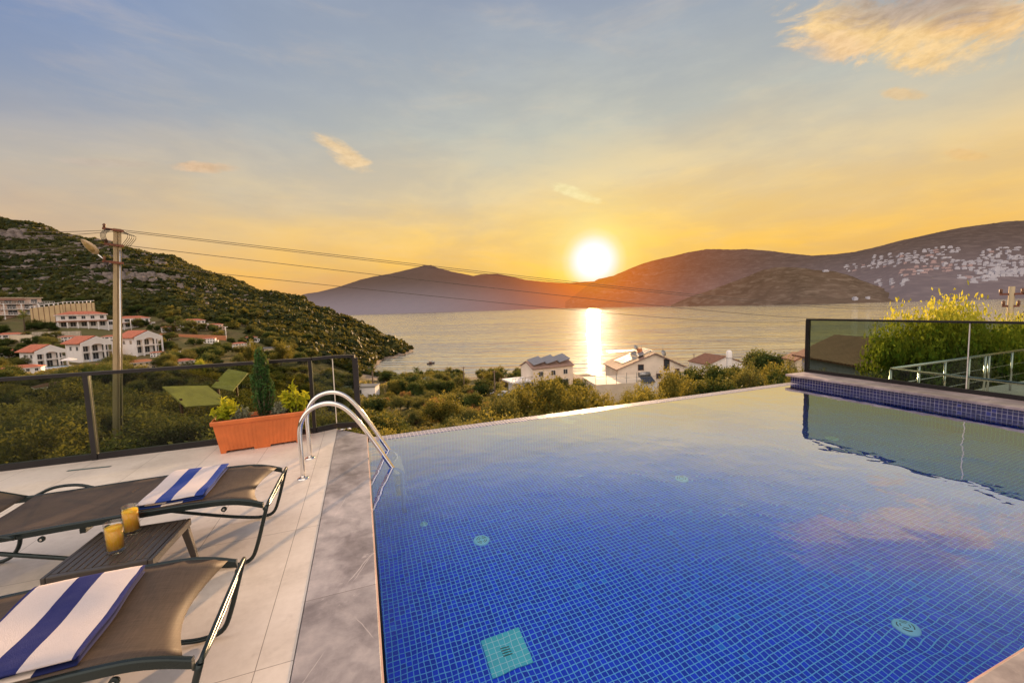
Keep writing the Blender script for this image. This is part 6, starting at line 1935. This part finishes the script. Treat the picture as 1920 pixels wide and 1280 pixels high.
# behind and beside the right glass
tree(('lime', 0), 1765, 522, 13, 330, 'bright yellow green tree rising above the right glass railing', name='mulberry_tree')
tree(('lime', 0), 1925, 560, 14, 170, 'yellow green tree at the right edge in front of the pole', name='mulberry_tree')
tree(('deep', 0), 1640, 608, 34, 90, 'dark tree behind the brown-roofed house, seen through the right glass')
tree(('golden', 1), 1690, 660, 15, 130, 'leafy bush at the foot of the bright tree behind the right glass')
tree(('olive', 1), 1850, 640, 11, 200, 'dark leafy bush behind the far stainless handrail')
tree(('olive', 2), 1545, 690, 20, 90, 'low bush against the brown-roofed house, behind the right glass')
# around the seaside houses
tree(('deep', 0), 1420, 645, 95, 120, 'broad dark tree right of the small brown-roofed house')
tree(('deep', 1), 1345, 672, 70, 110, 'dark green tree in front of the small brown-roofed house')
tree(('olive', 0), 1490, 655, 45, 60, 'young grey green tree against the water at the left of the right railing')
tree(('golden', 0), 1040, 690, 38, 150, 'large olive brown tree in front of the house with tilted panels')
tree(('golden', 1), 985, 706, 42, 100, 'bushy tree left of the large olive brown tree')
tree(('golden', 2), 1100, 698, 46, 90, 'golden tree under the sun glitter')
tree(('golden', 0), 1265, 680, 48, 90, 'reddish leafy tree in front of the right corner of the gable house')
tree(('deep', 0), 880, 728, 70, 60, 'round dark tree between the two wooden poles')
tree(('golden', 1), 830, 728, 55, 90, 'tall loose golden tree in the middle of the slope')
tree(('olive', 2), 1200, 712, 50, 80, 'leafy tree in front of the terrace of the gable house')
tree(('golden', 2), 1160, 725, 36, 90, 'low golden bush before the flat terrace with thin posts')
tree(('olive', 0), 1300, 690, 52, 80, 'grey green tree below the thin dark pole')
tree(('deep', 1), 1385, 672, 60, 90, 'dense dark tree filling the gap right of the brown-roofed house')
tree(('golden', 0), 1455, 668, 40, 90, 'golden tree between the dark trees and the right railing')
tree(('olive', 1), 1500, 672, 26, 70, 'leafy tree touching the left edge of the right railing')
tree(('golden', 1), 1230, 712, 34, 100, 'wide bush in front of the cream gable house')
tree(('olive', 2), 930, 722, 34, 90, 'olive tree hiding the foot of the pole beside the white car')
tree(('deep', 0), 1455, 652, 90, 80, 'dark tree against the water left of the young grey green tree')

for i_, (kd, px, py, d, w_, lab) in enumerate((
        ('deep', 1085, 706, 66, 76, 'dark green tree between the house with tilted panels and the flat terrace'), ('golden', 1130, 722, 50, 80, 'golden bush in front of the flat terrace with thin posts'),
        ('deep', 1255, 698, 66, 70, 'dark tree in front of the right wall of the cream gable house'), ('deep', 1292, 680, 78, 66, 'dark tree just left of the thin dark pole'),
        ('olive', 1412, 676, 50, 96, 'grey green tree in front of the broad dark tree'), ('deep', 1350, 694, 44, 110, 'wide dark green tree right below the brown-roofed house'),
        ('deep', 1472, 670, 34, 80, 'dark tree close to the pool corner left of the right railing'), ('olive', 972, 716, 52, 76, 'olive tree under the balcony of the house with tilted panels'),
        ('deep', 905, 708, 105, 56, 'dark tree behind the white car by the beach'), ('deep', 1010, 712, 62, 90, 'dark green tree hiding the foot of the house with tilted panels'),
        ('golden', 1190, 716, 42, 80, 'golden brown tree below the solar water heater'))):
    tree(kd, px, py, d, w_, lab)

NAMES = {'olive': 'grey green olive tree on the slope below the pool', 'golden': 'golden leafy shrub on the slope below the pool', 'deep': 'dark green tree on the slope below the pool',
         'silver': 'grey leafy shrub on the slope below the pool', 'russet': 'dry russet shrub on the slope below the pool', 'lime': 'lime bush'}
GR = {k: v.split(' on the')[0] + 's on the near slope' for k, v in NAMES.items()}
random.seed(21)
# near strip right below the brim
field(['golden', 'golden', 'olive'], 690, 1500, 12, 26, 46, (1.8, 3.0), NAMES, GR)
field(['golden', 'olive', 'olive', 'golden', 'deep'], 690, 1510, 24, 62, 110, (2.4, 4.2), NAMES, GR)
field(['silver', 'russet', 'golden', 'russet'], 670, 1000, 22, 70, 30, (0.9, 1.6), NAMES, GR)
N2 = {k: v.replace('on the slope below the pool', 'in the belt of trees along the beach') for k, v in NAMES.items()}
G2 = {k: v.replace('on the near slope', 'along the beach') for k, v in GR.items()}
field(['golden', 'olive', 'deep', 'deep'], 720, 1000, 110, 172, 80, (3.6, 6.0), N2, G2, avoid=((905, 960, 0, 135),))
field(['golden', 'olive', 'deep'], 1000, 1510, 62, 130, 66, (3.0, 4.8), N2, G2, avoid=((1080, 1280, 0, 200),))
field(['golden', 'olive', 'russet'], 700, 960, 62, 108, 44, (2.4, 3.8), NAMES, GR, avoid=((900, 965, 0, 135),))
# left valley seen through the glass
N3 = {k: v.replace('on the slope below the pool', 'in the valley behind the left glass') for k, v in NAMES.items()}
G3 = {k: v.replace('on the near slope', 'in the left valley') for k, v in GR.items()}
field(['olive', 'deep', 'olive', 'golden'], -60, 660, 10, 30, 70, (1.2, 3.0), N3, G3, avoid=((150, 290, 6, 15.5),))
field(['olive', 'deep', 'golden'], -60, 690, 28, 75, 90, (2.8, 5.2), N3, G3)
# between and around the villas
N4 = {k: v.replace('on the slope below the pool', 'among the villas on the left slope') for k, v in NAMES.items()}
G4 = {k: v.replace('on the near slope', 'among the villas') for k, v in GR.items()}
VA = ((50, 125, 85, 138), (128, 210, 95, 154), (225, 300, 100, 165), (105, 210, 160, 196), (225, 295, 160, 200), (325, 425, 165, 208), (-20, 85, 84, 112), (230, 300, 84, 110))
field(['olive', 'deep', 'golden', 'deep'], -60, 660, 75, 200, 220, (3.2, 5.6), N4, G4, avoid=VA)
field(['olive', 'deep', 'golden'], -60, 600, 190, 262, 120, (3.6, 6.5), N4, G4, avoid=((-30, 190, 0, 226),))
tree(('lime', 0), 366, 668, 90, 24, 'bright yellow bush just above the railing, right of the bungalow', name='yellow_bush')
tree(('golden', 1), 462, 634, 130, 40, 'light green round tree at the foot of the promontory', name='round_tree')
tree(('golden', 0), 520, 632, 150, 52, 'flat-topped light green tree above the planter', name='umbrella_pine')
